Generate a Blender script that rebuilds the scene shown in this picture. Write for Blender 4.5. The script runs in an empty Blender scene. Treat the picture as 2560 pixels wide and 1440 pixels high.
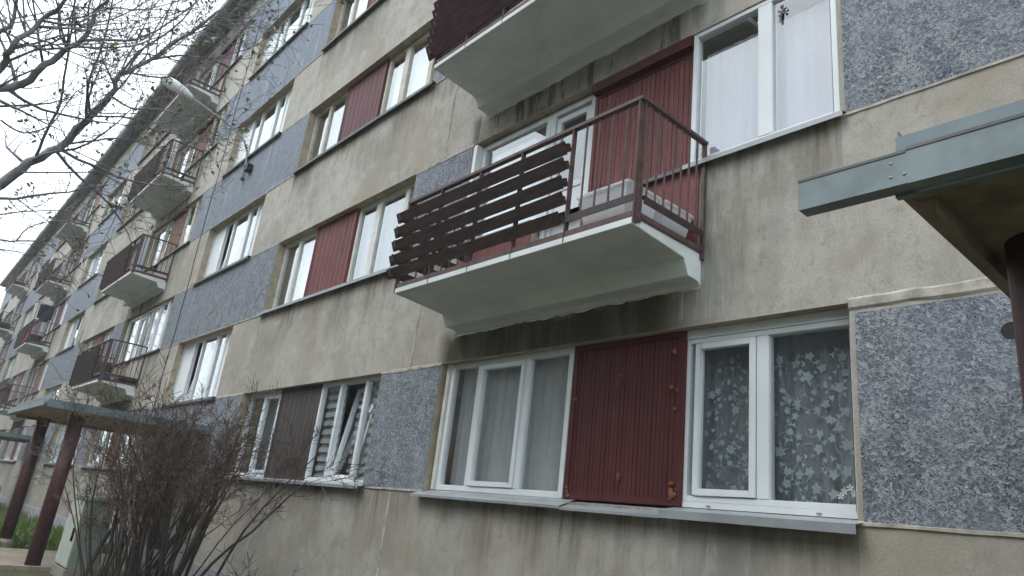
import bpy, bmesh, math, random
from mathutils import Vector, Matrix
D = bpy.data
S = bpy.context.scene
COL = S.collection

# ------------------------------------------------------------------ camera
yaw, pitch, roll = math.radians(50.1217), math.radians(18.6034), math.radians(6.8098)
fwd = Vector((-math.sin(yaw)*math.cos(pitch), math.cos(yaw)*math.cos(pitch), math.sin(pitch)))
rr = Vector((math.cos(yaw), math.sin(yaw), 0)); uu = rr.cross(fwd)
cr, sr = math.cos(roll), math.sin(roll)
R_, U_ = cr*rr + sr*uu, -sr*rr + cr*uu
CAM = Vector((1.8411, -4.3122, 0.7630))
cd = D.cameras.new('camera'); cam = D.objects.new('camera', cd); COL.objects.link(cam)
m = Matrix((R_, U_, -fwd)).transposed().to_4x4(); m.translation = CAM
cam.matrix_world = m
cd.sensor_width = 36; cd.lens = 36*1761.69/2560; cd.clip_end = 600; cd.clip_start = .05
S.camera = cam
S.render.resolution_x, S.render.resolution_y = 1024, 576

# ------------------------------------------------------------------ overcast sky
W = D.worlds.new('World'); S.world = W; W.use_nodes = True
nt = W.node_tree; nt.nodes.clear()
sky = nt.nodes.new('ShaderNodeTexSky'); sky.sky_type = 'NISHITA'; sky.sun_disc = False
SUN_EL, SUN_ROT = math.radians(58), math.radians(200)
sky.sun_elevation = SUN_EL; sky.sun_rotation = SUN_ROT; sky.dust_density = 4; sky.air_density = 1
mx = nt.nodes.new('ShaderNodeMix'); mx.data_type = 'RGBA'; mx.inputs[0].default_value = .9
mx.inputs[7].default_value = (9.0, 9.85, 10.4, 1)            # even cloud deck
bg = nt.nodes.new('ShaderNodeBackground'); bg.inputs[1].default_value = .115
out = nt.nodes.new('ShaderNodeOutputWorld')
nt.links.new(sky.outputs[0], mx.inputs[6]); nt.links.new(mx.outputs[2], bg.inputs[0]); nt.links.new(bg.outputs[0], out.inputs[0])
sl = D.lights.new('sun', 'SUN'); sl.energy = .7; sl.angle = math.radians(25); sl.color = (1, .97, .93)
sun = D.objects.new('sun', sl); COL.objects.link(sun)
sd = Vector((math.sin(SUN_ROT)*math.cos(SUN_EL), math.cos(SUN_ROT)*math.cos(SUN_EL), math.sin(SUN_EL)))
sun.rotation_euler = sd.to_track_quat('Z', 'Y').to_euler()
S.view_settings.view_transform = 'Standard'; S.view_settings.look = 'None'
S.view_settings.exposure = 1.17; S.view_settings.gamma = 1
S.render.engine = 'CYCLES'
S.cycles.max_bounces = 8; S.cycles.volume_bounces = 0; S.cycles.transparent_max_bounces = 16

# ------------------------------------------------------------------ helpers
def tag(o, label=None, cat=None, group=None, kind=None):
    if label: o['label'] = label
    if cat: o['category'] = cat
    if group: o['group'] = group
    if kind: o['kind'] = kind
    return o

def thing(name, label, cat, loc=(0, 0, 0), group=None):
    o = D.objects.new(name, None); COL.objects.link(o); o.location = loc; o.empty_display_size = .2
    return tag(o, label, cat, group)

def root_loc(o):
    v = Vector((0, 0, 0))
    while o: v += o.location; o = o.parent
    return v

class MB:
    """collects world-space geometry for one mesh object"""
    def __init__(s): s.v = []; s.f = []; s.m = []; s.cur = 0
    def face(s, pts):
        n = len(s.v); s.v += [tuple(p) for p in pts]; s.f.append(tuple(range(n, n+len(pts)))); s.m.append(s.cur)
    def box(s, x0, x1, y0, y1, z0, z1):
        n = len(s.v)
        s.v += [(x, y, z) for x in (x0, x1) for y in (y0, y1) for z in (z0, z1)]
        for a in ((0, 1, 3, 2), (4, 6, 7, 5), (0, 4, 5, 1), (2, 3, 7, 6), (0, 2, 6, 4), (1, 5, 7, 3)):
            s.f.append(tuple(n+i for i in a)); s.m.append(s.cur)
    def obox(s, c, ax, ay, az):
        c, ax, ay, az = Vector(c), Vector(ax), Vector(ay), Vector(az); n = len(s.v)
        s.v += [tuple(c + ax*i + ay*j + az*k) for i in (-1, 1) for j in (-1, 1) for k in (-1, 1)]
        for a in ((0, 1, 3, 2), (4, 6, 7, 5), (0, 4, 5, 1), (2, 3, 7, 6), (0, 2, 6, 4), (1, 5, 7, 3)):
            s.f.append(tuple(n+i for i in a)); s.m.append(s.cur)
    def prism_x(s, prof, x0, x1):
        """closed (y,z) outline extruded along x"""
        n = len(s.v); k = len(prof)
        s.v += [(x0, y, z) for y, z in prof] + [(x1, y, z) for y, z in prof]
        s.f.append(tuple(range(n, n+k))); s.f.append(tuple(range(n+2*k-1, n+k-1, -1))); s.m += [s.cur]*2
        for i in range(k):
            j = (i+1) % k; s.f.append((n+i, n+k+i, n+k+j, n+j)); s.m.append(s.cur)
    def tube(s, pts, rad, n=6, cap=True):
        pts = [Vector(p) for p in pts]
        if not isinstance(rad, (list, tuple)): rad = [rad]*len(pts)
        base = len(s.v); up = None
        for i, p in enumerate(pts):
            d = (pts[min(i+1, len(pts)-1)] - pts[max(i-1, 0)])
            if d.length < 1e-9: d = Vector((0, 0, 1))
            d.normalize()
            if up is None: up = d.orthogonal().normalized()
            else:
                up = (up - d*up.dot(d))
                up = d.orthogonal().normalized() if up.length < 1e-6 else up.normalized()
            b = d.cross(up)
            for k in range(n):
                a = 2*math.pi*k/n
                s.v.append(tuple(p + (up*math.cos(a) + b*math.sin(a))*rad[i]))
        for i in range(len(pts)-1):
            for k in range(n):
                a = base+i*n+k; b2 = base+i*n+(k+1) % n
                s.f.append((a, b2, b2+n, a+n)); s.m.append(s.cur)
        if cap:
            s.f.append(tuple(base+k for k in range(n-1, -1, -1))); s.m.append(s.cur)
            e = base+(len(pts)-1)*n; s.f.append(tuple(e+k for k in range(n))); s.m.append(s.cur)
    def blob(s, c, r, sq=(1, 1, 1), seg=8, ring=5, rnd=None, amp=0):
        c = Vector(c); base = len(s.v)
        s.v.append(tuple(c+Vector((0, 0, r*sq[2]))))
        for i in range(1, ring):
            t = math.pi*i/ring
            for k in range(seg):
                a = 2*math.pi*k/seg; q = r*(1+(rnd.uniform(-amp, amp) if rnd else 0))
                s.v.append((c.x+q*sq[0]*math.sin(t)*math.cos(a), c.y+q*sq[1]*math.sin(t)*math.sin(a), c.z+q*sq[2]*math.cos(t)))
        s.v.append(tuple(c-Vector((0, 0, r*sq[2])))); last = len(s.v)-1
        for k in range(seg):
            s.f.append((base, base+1+k, base+1+(k+1) % seg)); s.m.append(s.cur)
            for i in range(ring-2):
                a = base+1+i*seg+k; b = base+1+i*seg+(k+1) % seg
                s.f.append((a, a+seg, b+seg, b)); s.m.append(s.cur)
            a = base+1+(ring-2)*seg
            s.f.append((a+k, last, a+(k+1) % seg)); s.m.append(s.cur)
    def build(s, name, mats, parent=None, smooth=False, bevel=0, loc=None, fix=True):
        if not s.f: return None
        me = D.meshes.new(name)
        off = root_loc(parent) if parent else Vector(loc or (0, 0, 0))
        me.from_pydata([(x-off.x, y-off.y, z-off.z) for x, y, z in s.v], [], s.f)
        if not isinstance(mats, (list, tuple)): mats = [mats]
        for q in mats: me.materials.append(q)
        me.polygons.foreach_set('material_index', s.m)
        if fix or bevel:
            b = bmesh.new(); b.from_mesh(me)
            if fix: bmesh.ops.recalc_face_normals(b, faces=b.faces)
            if bevel:
                bmesh.ops.remove_doubles(b, verts=b.verts, dist=1e-6)
                es = [e for e in b.edges if len(e.link_faces) == 2 and e.calc_face_angle(0) > .6]
                bmesh.ops.bevel(b, geom=es, offset=bevel, segments=2, affect='EDGES', clamp_overlap=True)
            b.to_mesh(me); b.free()
        if smooth: me.polygons.foreach_set('use_smooth', [True]*len(me.polygons))
        me.update()
        o = D.objects.new(name, me); COL.objects.link(o)
        if parent: o.parent = parent
        else: o.location = off
        return o

# ------------------------------------------------------------------ materials
class NT:
    def __init__(s, name):
        s.m = D.materials.new(name); s.m.use_nodes = True; s.t = s.m.node_tree
        s.b = s.t.nodes['Principled BSDF']; s.o = s.t.nodes['Material Output']
        s.tc = s.t.nodes.new('ShaderNodeTexCoord')
    def N(s, ty, **kw):
        n = s.t.nodes.new(ty)
        for k, v in kw.items(): setattr(n, k, v)
        return n
    def L(s, a, b): s.t.links.new(a, b)
    def put(s, sock, v):
        if isinstance(v, (int, float)): sock.default_value = v
        elif isinstance(v, (tuple, list)): sock.default_value = (*v, 1) if len(v) == 3 and sock.type == 'RGBA' else v
        else: s.L(v, sock)
    def math(s, op, a, b=0.0, c=0.0, clamp=False):
        n = s.N('ShaderNodeMath', operation=op, use_clamp=clamp); s.put(n.inputs[0], a); s.put(n.inputs[1], b); s.put(n.inputs[2], c); return n.outputs[0]
    def mix(s, f, a, b, mode='MIX'):
        n = s.N('ShaderNodeMix', data_type='RGBA', blend_type=mode); s.put(n.inputs[0], f); s.put(n.inputs[6], a); s.put(n.inputs[7], b); return n.outputs[2]
    def map(s, sc=(1, 1, 1), loc=(0, 0, 0), src='Object'):
        n = s.N('ShaderNodeMapping'); s.L(s.tc.outputs[src], n.inputs[0]); n.inputs['Scale'].default_value = sc; n.inputs['Location'].default_value = loc; return n.outputs[0]
    def noise(s, vec, scale, det=4, rough=.55, dist=0):
        n = s.N('ShaderNodeTexNoise'); s.L(vec, n.inputs['Vector']); n.inputs['Scale'].default_value = scale; n.inputs['Detail'].default_value = det; n.inputs['Roughness'].default_value = rough; n.inputs['Distortion'].default_value = dist; return n.outputs['Fac']
    def ramp(s, f, lo, hi, a=0.0, b=1.0, smooth=True):
        n = s.N('ShaderNodeMapRange', interpolation_type='SMOOTHSTEP' if smooth else 'LINEAR'); s.put(n.inputs['Value'], f)
        n.inputs['From Min'].default_value = lo; n.inputs['From Max'].default_value = hi; n.inputs['To Min'].default_value = a; n.inputs['To Max'].default_value = b; return n.outputs['Result']
    def bump(s, h, st=.3, dist=.01):
        n = s.N('ShaderNodeBump'); s.L(h, n.inputs['Height']); n.inputs['Strength'].default_value = st; n.inputs['Distance'].default_value = dist; s.L(n.outputs[0], s.b.inputs['Normal'])
    def fin(s, col, rough=.8, metal=0.0, spec=.3):
        s.put(s.b.inputs['Base Color'], col); s.put(s.b.inputs['Roughness'], rough); s.b.inputs['Metallic'].default_value = metal
        s.b.inputs['Specular IOR Level'].default_value = spec; return s.m

P = 15.67                       # one stair-to-stair section of the block
ZT, ZB = 2.338, 1.003           # head and sill of the ground floor windows

def mat_concrete(name='weathered_concrete'):
    q = NT(name); v = q.map()
    sep = q.N('ShaderNodeSeparateXYZ'); q.L(q.tc.outputs['Object'], sep.inputs[0]); X, Z = sep.outputs[0], sep.outputs[2]
    xs0 = q.math('FRACT', q.math('DIVIDE', q.math('ADD', X, P*10), P))
    big = q.noise(v, .55, 5, .6); mid = q.noise(v, 3.2, 6, .65); fine = q.noise(v, 70, 3, .7)
    streak = q.noise(q.map((3.4, 3.4, .5)), 1.0, 6, .68, .3); thin = q.noise(q.map((13, 13, .8), (3, 0, 5)), 1.0, 5, .7, .4)
    col = q.mix(q.ramp(big, .40, .60), (.50, .485, .45), (.375, .36, .325))
    patch = q.noise(q.map((1, 1, .8), (5, 1, 8)), 1.9, 7, .72, .6); scuff = q.noise(q.map((1, 1, .7), (1, 7, 3)), 11, 5, .75, .5)
    col = q.mix(q.ramp(patch, .55, .62, 0, .55), col, (.55, .535, .50)); col = q.mix(q.ramp(patch, .42, .34, 0, .5), col, (.28, .262, .225))
    col = q.mix(q.ramp(scuff, .5, .66, 0, .5), col, (.25, .235, .2)); col = q.mix(q.ramp(scuff, .42, .34, 0, .35), col, (.56, .545, .51))
    col = q.mix(q.ramp(mid, .42, .72, 0, .6), col, (.30, .28, .235))
    col = q.mix(q.ramp(streak, .52, .75, 0, .35), col, (.44, .425, .39))
    warm = q.noise(q.map((1, 1, .8), (11, 4, 6)), .8, 5, .65)
    col = q.mix(q.ramp(warm, .5, .66, 0, .55), col, (.36, .31, .235))
    lime = q.math('MULTIPLY', q.ramp(q.math('ADD', xs0, q.math('MULTIPLY', q.math('SUBTRACT', scuff, .5), .004)), 1-1.19/P, 1-1.15/P), q.ramp(q.math('ADD', xs0, q.math('MULTIPLY', q.math('SUBTRACT', scuff, .5), .004)), 1-1.03/P, 1-1.07/P))
    col = q.mix(q.math('MULTIPLY', q.math('MULTIPLY', lime, q.ramp(Z, .97, .9)), q.ramp(mid, .3, .6, .35, .95)), col, (.56, .56, .55))
    # lower storeys darker: blocked sky light and grime painted together; upper ones mixed paler
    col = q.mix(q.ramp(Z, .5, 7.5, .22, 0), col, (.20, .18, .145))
    col = q.mix(q.ramp(Z, 6, 13, 0, .4), col, (.50, .48, .44))
    # dirt washed down from the window ledges
    fr = q.math('FRACT', q.math('DIVIDE', q.math('SUBTRACT', Z, ZB-27), 2.7))
    below = q.math('MULTIPLY', q.math('POWER', q.ramp(fr, .55, 1.0, 0, 1, False), 1.7), q.ramp(q.noise(v, 1.1, 4, .6), .33, .62, .25, 1.35))
    xs = q.math('FRACT', q.math('DIVIDE', q.math('ADD', X, P*10), P))     # 1 = right edge of a section
    inwin = q.math('GREATER_THAN', xs, 1-9.9/P)
    st = q.math('ADD', q.math('MULTIPLY', q.ramp(streak, .3, .7), .65), q.math('MULTIPLY', q.ramp(thin, .4, .7), .45))
    d1 = q.math('MULTIPLY', q.math('MULTIPLY', below, inwin), st)
    col = q.mix(q.math('MULTIPLY', d1, 1.0, clamp=True), col, (.115, .102, .08))
    # soot and algae under the balcony brackets
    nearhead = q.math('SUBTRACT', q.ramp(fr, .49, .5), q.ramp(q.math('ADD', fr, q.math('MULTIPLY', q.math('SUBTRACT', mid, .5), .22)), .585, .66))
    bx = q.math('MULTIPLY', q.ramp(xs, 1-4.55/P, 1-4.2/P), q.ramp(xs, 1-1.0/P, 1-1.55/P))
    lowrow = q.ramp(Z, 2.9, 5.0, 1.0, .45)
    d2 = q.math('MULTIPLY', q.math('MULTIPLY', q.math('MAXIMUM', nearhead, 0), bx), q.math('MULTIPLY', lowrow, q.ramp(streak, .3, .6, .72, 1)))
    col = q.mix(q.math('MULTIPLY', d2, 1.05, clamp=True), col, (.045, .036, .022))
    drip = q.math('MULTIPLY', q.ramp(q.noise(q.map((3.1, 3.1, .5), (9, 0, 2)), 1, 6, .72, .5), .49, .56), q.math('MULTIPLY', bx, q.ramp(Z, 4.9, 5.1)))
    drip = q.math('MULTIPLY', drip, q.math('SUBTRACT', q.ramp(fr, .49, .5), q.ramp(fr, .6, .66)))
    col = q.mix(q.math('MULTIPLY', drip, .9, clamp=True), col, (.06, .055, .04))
    lz = q.math('MULTIPLY', q.math('MULTIPLY', q.ramp(xs, 1-1.4/P, 1-1.2/P), q.ramp(xs, 1-.75/P, 1-.95/P)), q.math('MULTIPLY', q.ramp(fr, .5, .53), q.ramp(fr, .72, .62)))
    col = q.mix(q.math('MULTIPLY', lz, q.ramp(thin, .48, .62, 0, .8)), col, (.5, .52, .52))
    # wetter, mossier wall beside the bracket
    side = q.math('MULTIPLY', q.ramp(xs, 1-1.5/P, 1-.95/P), q.ramp(xs, 1-.3/P, 1-.85/P))
    d3 = q.math('MULTIPLY', q.math('MULTIPLY', side, q.ramp(streak, .38, .56)), q.ramp(fr, .47, .7))
    col = q.mix(q.math('MULTIPLY', d3, .6, clamp=True), col, (.12, .128, .118))
    col = q.mix(q.ramp(Z, -.62, .2, .3, 0), col, (.2, .19, .17))
    col = q.mix(q.ramp(fine, .3, .75, 0, .38), col, (.17, .155, .125))
    speck = q.ramp(q.noise(q.map((1, 1, .5), (2, 3, 1)), 42, 2, .6), .68, .74)
    col = q.mix(q.math('MULTIPLY', speck, .35), col, (.1, .09, .07))
    q.bump(q.math('ADD', q.math('MULTIPLY', fine, .6), mid), .35, .006)
    return q.fin(col, .92, 0, .15)

def mat_aggregate():
    """stone chips thrown on render: separate chips of many tones, in drifts"""
    q = NT('slate_aggregate'); v = q.map()
    wob = q.N('ShaderNodeTexNoise'); q.L(v, wob.inputs['Vector']); wob.inputs['Scale'].default_value = 26; wob.inputs['Detail'].default_value = 3
    add = q.N('ShaderNodeVectorMath', operation='MULTIPLY_ADD'); q.L(wob.outputs['Color'], add.inputs[0]); add.inputs[1].default_value = (.05, .05, .05); q.L(v, add.inputs[2])
    def chips(sc):
        vo = q.N('ShaderNodeTexVoronoi'); q.L(add.outputs[0], vo.inputs['Vector']); vo.inputs['Scale'].default_value = sc
        se = q.N('ShaderNodeSeparateColor'); q.L(vo.outputs['Color'], se.inputs[0]); return se.outputs[0], se.outputs[1], vo.outputs['Distance']
    a1, a2, ad = chips(58); b1, b2, bd = chips(104)
    drift = q.noise(v, 5.5, 5, .7); big = q.noise(v, 1.3, 5, .65); s = q.noise(q.map((5, 5, .6)), 1.0, 5, .65)
    val = q.math('ADD', q.math('ADD', q.math('MULTIPLY', a1, .42), q.math('MULTIPLY', b1, .3)), q.math('MULTIPLY', q.math('SUBTRACT', drift, .5), 1.1))
    col = q.mix(q.ramp(val, .08, .72), (.088, .102, .127), (.30, .32, .338))
    col = q.mix(q.ramp(a2, .88, .94, 0, .6), col, (.41, .42, .425)); col = q.mix(q.ramp(b2, .82, .88, 0, .8), col, (.032, .037, .052))
    col = q.mix(q.ramp(big, .38, .68, 0, .4), col, (.185, .213, .26))
    sep = q.N('ShaderNodeSeparateXYZ'); q.L(q.tc.outputs['Object'], sep.inputs[0])
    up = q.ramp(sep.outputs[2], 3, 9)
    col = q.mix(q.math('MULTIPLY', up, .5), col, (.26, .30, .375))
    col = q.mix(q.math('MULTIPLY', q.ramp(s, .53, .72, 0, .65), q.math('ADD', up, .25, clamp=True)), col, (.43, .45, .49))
    q.bump(q.math('ADD', q.math('ADD', ad, bd), drift), .35, .01)
    return q.fin(col, .85, 0, .2)

def mat_simple(name, col, rough=.6, var=.15, scale=6, metal=0, spec=.35, dirt=None, bump=0, stretch=(1, 1, 1)):
    q = NT(name); v = q.map(stretch); n = q.noise(v, scale, 5, .6)
    lo = tuple(c*(1-var) for c in col); hi = tuple(min(1, c*(1+var)) for c in col)
    c = q.mix(q.ramp(n, .3, .7), lo, hi)
    if dirt: c = q.mix(q.ramp(q.noise(v, scale*.45, 6, .7), .52, .72, 0, dirt[1]), c, dirt[0])
    if bump: q.bump(q.noise(v, scale*6, 3, .6), bump, .004)
    return q.fin(c, rough, metal, spec)

def mat_boards(name, c1, c2, worn):
    """painted vertical boards; grain runs along z, every board a little different"""
    q = NT(name)
    sep = q.N('ShaderNodeSeparateXYZ'); q.L(q.tc.outputs['Object'], sep.inputs[0])
    idx = q.math('FLOOR', q.math('DIVIDE', sep.outputs[0], .0535))
    wn = q.N('ShaderNodeTexWhiteNoise', noise_dimensions='1D'); q.L(idx, wn.inputs['W'])
    g = q.noise(q.map((50, 50, 2.2)), 1, 5, .65); big = q.noise(q.map(), 2.5, 4, .6)
    c = q.mix(q.ramp(wn.outputs[0], 0, 1, 0, .5), c1, c2); c = q.mix(q.ramp(big, .4, .7, 0, .5), c, c2)
    c = q.mix(q.ramp(g, .57, .72, 0, .75), c, worn); c = q.mix(q.ramp(q.noise(q.map((1, 1, .6), (4, 0, 1)), 3.5, 6, .75), .54, .66, 0, .4), c, tuple(k*.5 for k in c2))
    q.bump(g, .25, .003)
    return q.fin(c, .62, 0, .3)

def mat_glass():
    q = NT('window_glass'); t = q.t
    ge = q.N('ShaderNodeNewGeometry')
    bp = q.N('ShaderNodeBump'); q.L(q.noise(q.map(), 1.7, 2, .5), bp.inputs['Height']); bp.inputs['Strength'].default_value = .06; bp.inputs['Distance'].default_value = .02
    dt = q.N('ShaderNodeVectorMath', operation='DOT_PRODUCT'); q.L(ge.outputs['Incoming'], dt.inputs[0]); q.L(bp.outputs[0], dt.inputs[1])
    k = q.math('SUBTRACT', 1.0, q.math('ABSOLUTE', dt.outputs['Value']), clamp=True)
    f = q.math('ADD', q.math('MULTIPLY', q.math('POWER', k, 3.0), .84), .16, clamp=True)     # two panes of glass
    tr = q.N('ShaderNodeBsdfTransparent'); tr.inputs[0].default_value = (.89, .905, .91, 1)
    gl = q.N('ShaderNodeBsdfGlossy'); gl.inputs['Roughness'].default_value = .015; gl.inputs[0].default_value = (.95, .98, 1, 1); q.L(bp.outputs[0], gl.inputs['Normal'])
    mx = q.N('ShaderNodeMixShader'); q.L(f, mx.inputs[0]); q.L(tr.outputs[0], mx.inputs[1]); q.L(gl.outputs[0], mx.inputs[2]); q.L(mx.outputs[0], q.o.inputs[0])
    t.nodes.remove(q.b); return q.m

def mat_cloth(name, col, alpha, trans=.12):
    q = NT(name); n = q.noise(q.map((8, 8, .5)), 1, 3, .6)
    c = q.mix(q.ramp(n, .3, .7), tuple(x*.85 for x in col), col)
    df = q.N('ShaderNodeBsdfDiffuse'); q.put(df.inputs[0], c); tl = q.N('ShaderNodeBsdfTranslucent'); q.put(tl.inputs[0], c)
    a = q.N('ShaderNodeMixShader'); a.inputs[0].default_value = trans; q.L(df.outputs[0], a.inputs[1]); q.L(tl.outputs[0], a.inputs[2])
    tr = q.N('ShaderNodeBsdfTransparent'); b = q.N('ShaderNodeMixShader'); b.inputs[0].default_value = alpha
    q.L(tr.outputs[0], b.inputs[1]); q.L(a.outputs[0], b.inputs[2]); q.L(b.outputs[0], q.o.inputs[0]); q.t.nodes.remove(q.b); return q.m

def mat_bin():
    q = NT('clear_plastic'); q.fin((.88, .9, .93), .28, 0, .5)
    tr = q.N('ShaderNodeBsdfTransparent'); tr.inputs[0].default_value = (.93, .94, .95, 1); b = q.N('ShaderNodeMixShader'); b.inputs[0].default_value = .44
    q.L(tr.outputs[0], b.inputs[1]); q.L(q.b.outputs[0], b.inputs[2]); q.L(b.outputs[0], q.o.inputs[0]); return q.m

def mat_ground():
    q = NT('bare_soil'); v = q.map(); n = q.noise(v, .7, 6, .6); f = q.noise(v, 14, 5, .7)
    c = q.mix(q.ramp(n, .35, .65), (.075, .062, .042), (.06, .075, .032)); c = q.mix(q.ramp(f, .5, .7, 0, .7), c, (.13, .105, .07))
    q.bump(f, .8, .03); return q.fin(c, .95, 0, .1)

M = dict(
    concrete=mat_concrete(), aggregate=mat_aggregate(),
    mortar=mat_simple('pale_mortar', (.36, .34, .30), .9, .3, 9, dirt=((.2, .18, .15), .7), bump=.4),
    pvc=mat_simple('white_pvc', (.64, .68, .70), .32, .04, 3, spec=.5, dirt=((.55, .57, .56), .25)),
    oldwhite=mat_simple('old_white_paint', (.60, .61, .57), .55, .1, 7, dirt=((.33, .30, .25), .6), bump=.2),
    cream=mat_simple('cream_paint', (.50, .47, .40), .6, .12, 8, dirt=((.27, .24, .19), .6), bump=.2),
    reveal=mat_simple('bare_reveal_plaster', (.33, .285, .21), .9, .2, 7, dirt=((.19, .155, .11), .5), bump=.4),
    red=mat_boards('red_board_paint', (.165, .048, .046), (.115, .033, .033), (.25, .14, .125)),
    darkred=mat_boards('dark_red_board_paint', (.078, .0155, .0155), (.054, .0115, .012), (.11, .035, .03)),
    maroon=mat_boards('maroon_board_paint', (.125, .044, .052), (.10, .034, .042), (.16, .09, .095)),
    rust=mat_boards('russet_board_paint', (.22, .105, .07), (.17, .078, .053), (.26, .17, .12)),
    brownboard=mat_boards('grey_brown_boards', (.062, .052, .046), (.046, .038, .035), (.11, .1, .095)),
    whiteboard=mat_simple('white_balcony_paint', (.62, .66, .66), .75, .06, 2.5, dirt=((.44, .46, .44), .55), bump=.25),
    steel=mat_simple('rusty_brown_steel', (.082, .05, .048), .6, .3, 14, dirt=((.16, .09, .06), .6), bump=.3),
    darksteel=mat_simple('dark_brown_steel', (.035, .024, .022), .55, .3, 14, dirt=((.09, .05, .04), .4), bump=.3),
    slat=mat_simple('stained_slat_wood', (.042, .027, .023), .72, .35, 5, spec=.2, bump=.3, stretch=(1, 6, 6)),
    slatred=mat_simple('stained_maroon_slat_wood', (.052, .022, .024), .72, .35, 5, spec=.2, bump=.3, stretch=(1, 6, 6)),
    sill=mat_simple('galvanised_sill', (.29, .31, .33), .5, .12, 4, metal=.35, spec=.4, dirt=((.24, .22, .2), .5)),
    darksill=mat_simple('dark_sill_metal', (.12, .125, .125), .55, .2, 5, dirt=((.06, .055, .05), .5)),
    rust_stain=mat_simple('stained_slab_screed', (.17, .145, .115), .85, .35, 7, dirt=((.2, .085, .05), .65), bump=.4),
    zinc=mat_simple('zinc_sheet', (.165, .207, .22), .5, .22, 5, metal=.35, spec=.45, dirt=((.13, .15, .15), .7), bump=.12),
    zinc2=mat_simple('blue_grey_sheet', (.145, .185, .2), .5, .2, 3, metal=.25, dirt=((.13, .17, .17), .5)),
    soffit=mat_simple('stained_soffit', (.25, .21, .165), .9, .3, 3, dirt=((.06, .05, .04), .7), bump=.3),
    post=mat_simple('maroon_post_paint', (.068, .026, .027), .5, .3, 6, spec=.4, dirt=((.04, .022, .02), .6)),
    roofedge=mat_simple('tarred_roof_edge', (.16, .18, .19), .8, .25, 3),
    gutter=mat_simple('pale_gutter_metal', (.42, .42, .42), .6, .2, 2, dirt=((.2, .2, .2), .5)),
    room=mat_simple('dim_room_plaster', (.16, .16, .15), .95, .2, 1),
    glass=mat_glass(),
    blank=mat_simple('white_infill_board', (.70, .74, .76), .5, .05, 3),
    sheer=mat_cloth('sheer_curtain', (.8, .82, .82), .82), lav=mat_cloth('lavender_curtain', (.5, .495, .585), 1, .05),
    whitecurt=mat_cloth('white_net_curtain', (.9, .92, .92), .92), greycurt=mat_cloth('dim_net_curtain', (.50, .555, .60), .6),
    beigecurt=mat_cloth('beige_drape', (.5, .45, .36), .85),
    lace=mat_cloth('lace_motif', (.62, .73, .78), .7), zebra=mat_cloth('zebra_blind', (.66, .68, .67), .92),
    foam=mat_simple('orange_foam', (.19, .07, .04), .85, .3, 30, bump=.5),
    cabinet=mat_simple('pale_cabinet_paint', (.44, .48, .44), .55, .1, 4, dirt=((.3, .33, .29), .5)),
    cabinet2=mat_simple('grey_green_cabinet_paint', (.24, .28, .24), .6, .1, 4, dirt=((.18, .2, .17), .5)),
    black=mat_simple('black_rubber', (.012, .012, .013), .6, .2, 8), yellow=mat_simple('warning_yellow', (.55, .25, .03), .6, .05, 5),
    bin=mat_bin(), redbox=mat_simple('red_cloth', (.30, .03, .035), .8, .2, 6), teal=mat_simple('teal_plastic', (.06, .25, .24), .5, .1, 5),
    navy=mat_simple('navy_cloth', (.022, .028, .048), .9, .25, 6), blue=mat_simple('blue_rubber', (.08, .2, .5), .4, .1, 5),
    ballred=mat_simple('red_rubber', (.45, .04, .05), .4, .1, 5),
    bark=mat_simple('grey_bark', (.21, .21, .23), .9, .35, 9, dirt=((.14, .16, .13), .6), bump=.6),
    twig=mat_simple('thin_twig_bark', (.19, .175, .19), .9, .25, 6), shrubbark=mat_simple('shrub_bark', (.05, .04, .035), .9, .4, 9, dirt=((.08, .07, .05), .4), bump=.5),
    shrubtwig=mat_simple('shrub_twig', (.088, .062, .05), .9, .35, 5), bud=mat_simple('opening_bud', (.17, .2, .1), .7, .3, 3),
    birch=mat_simple('birch_twig', (.30, .28, .29), .9, .2, 3), birchbark=mat_simple('birch_bark', (.55, .53, .5), .8, .3, 3, dirt=((.05, .05, .05), .7)),
    ground=mat_ground(), paving=mat_simple('worn_paving', (.235, .205, .16), .9, .18, 2.5, dirt=((.14, .12, .09), .6), bump=.4),
    kerb=mat_simple('kerb_concrete', (.24, .22, .18), .9, .2, 5, dirt=((.1, .09, .07), .6), bump=.5),
    grass=mat_simple('spring_grass', (.10, .165, .03), .7, .4, 3), leaf=mat_simple('box_plant_leaf', (.03, .10, .025), .6, .4, 6),
    litter=mat_simple('dry_leaf', (.17, .12, .07), .9, .3, 5), plinth=mat_simple('plinth_paint', (.27, .265, .30), .9, .15, 3, dirt=((.2, .19, .2), .5), bump=.3),
    wood=mat_simple('planter_wood', (.12, .07, .05), .8, .3, 6), lampgrey=mat_simple('lamp_grey_paint', (.33, .36, .36), .5, .1, 4),
    lampwhite=mat_simple('lamp_shade_white', (.74, .76, .76), .4, .05, 3), white=mat_simple('petal_white', (.8, .82, .8), .6, .05, 5),
    treeline=mat_simple('dark_evergreen', (.03, .042, .028), .9, .4, 3), purple=mat_simple('plum_ribbon', (.05, .045, .06), .6, .2, 6),
)

# ================================================================== SETTING
GZ = -0.62
mb = MB(); mb.face([(-300, -200, GZ), (200, -200, GZ), (200, 200, GZ), (-300, 200, GZ)])
tag(mb.build('ground', M['ground'], fix=False), kind='structure')
mb = MB(); mb.box(-13.75, -11.02, -9, -.002, GZ-.1, GZ+.045)
tag(mb.build('pavement', M['paving']), kind='structure')
mb = MB()
for i in range(12):
    y = -9+i*.75; mb.box(-11.015, -10.9, y, y+.742, GZ-.1, GZ+.06)
tag(mb.build('kerb', M['kerb'], bevel=.012), kind='structure')

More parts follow.
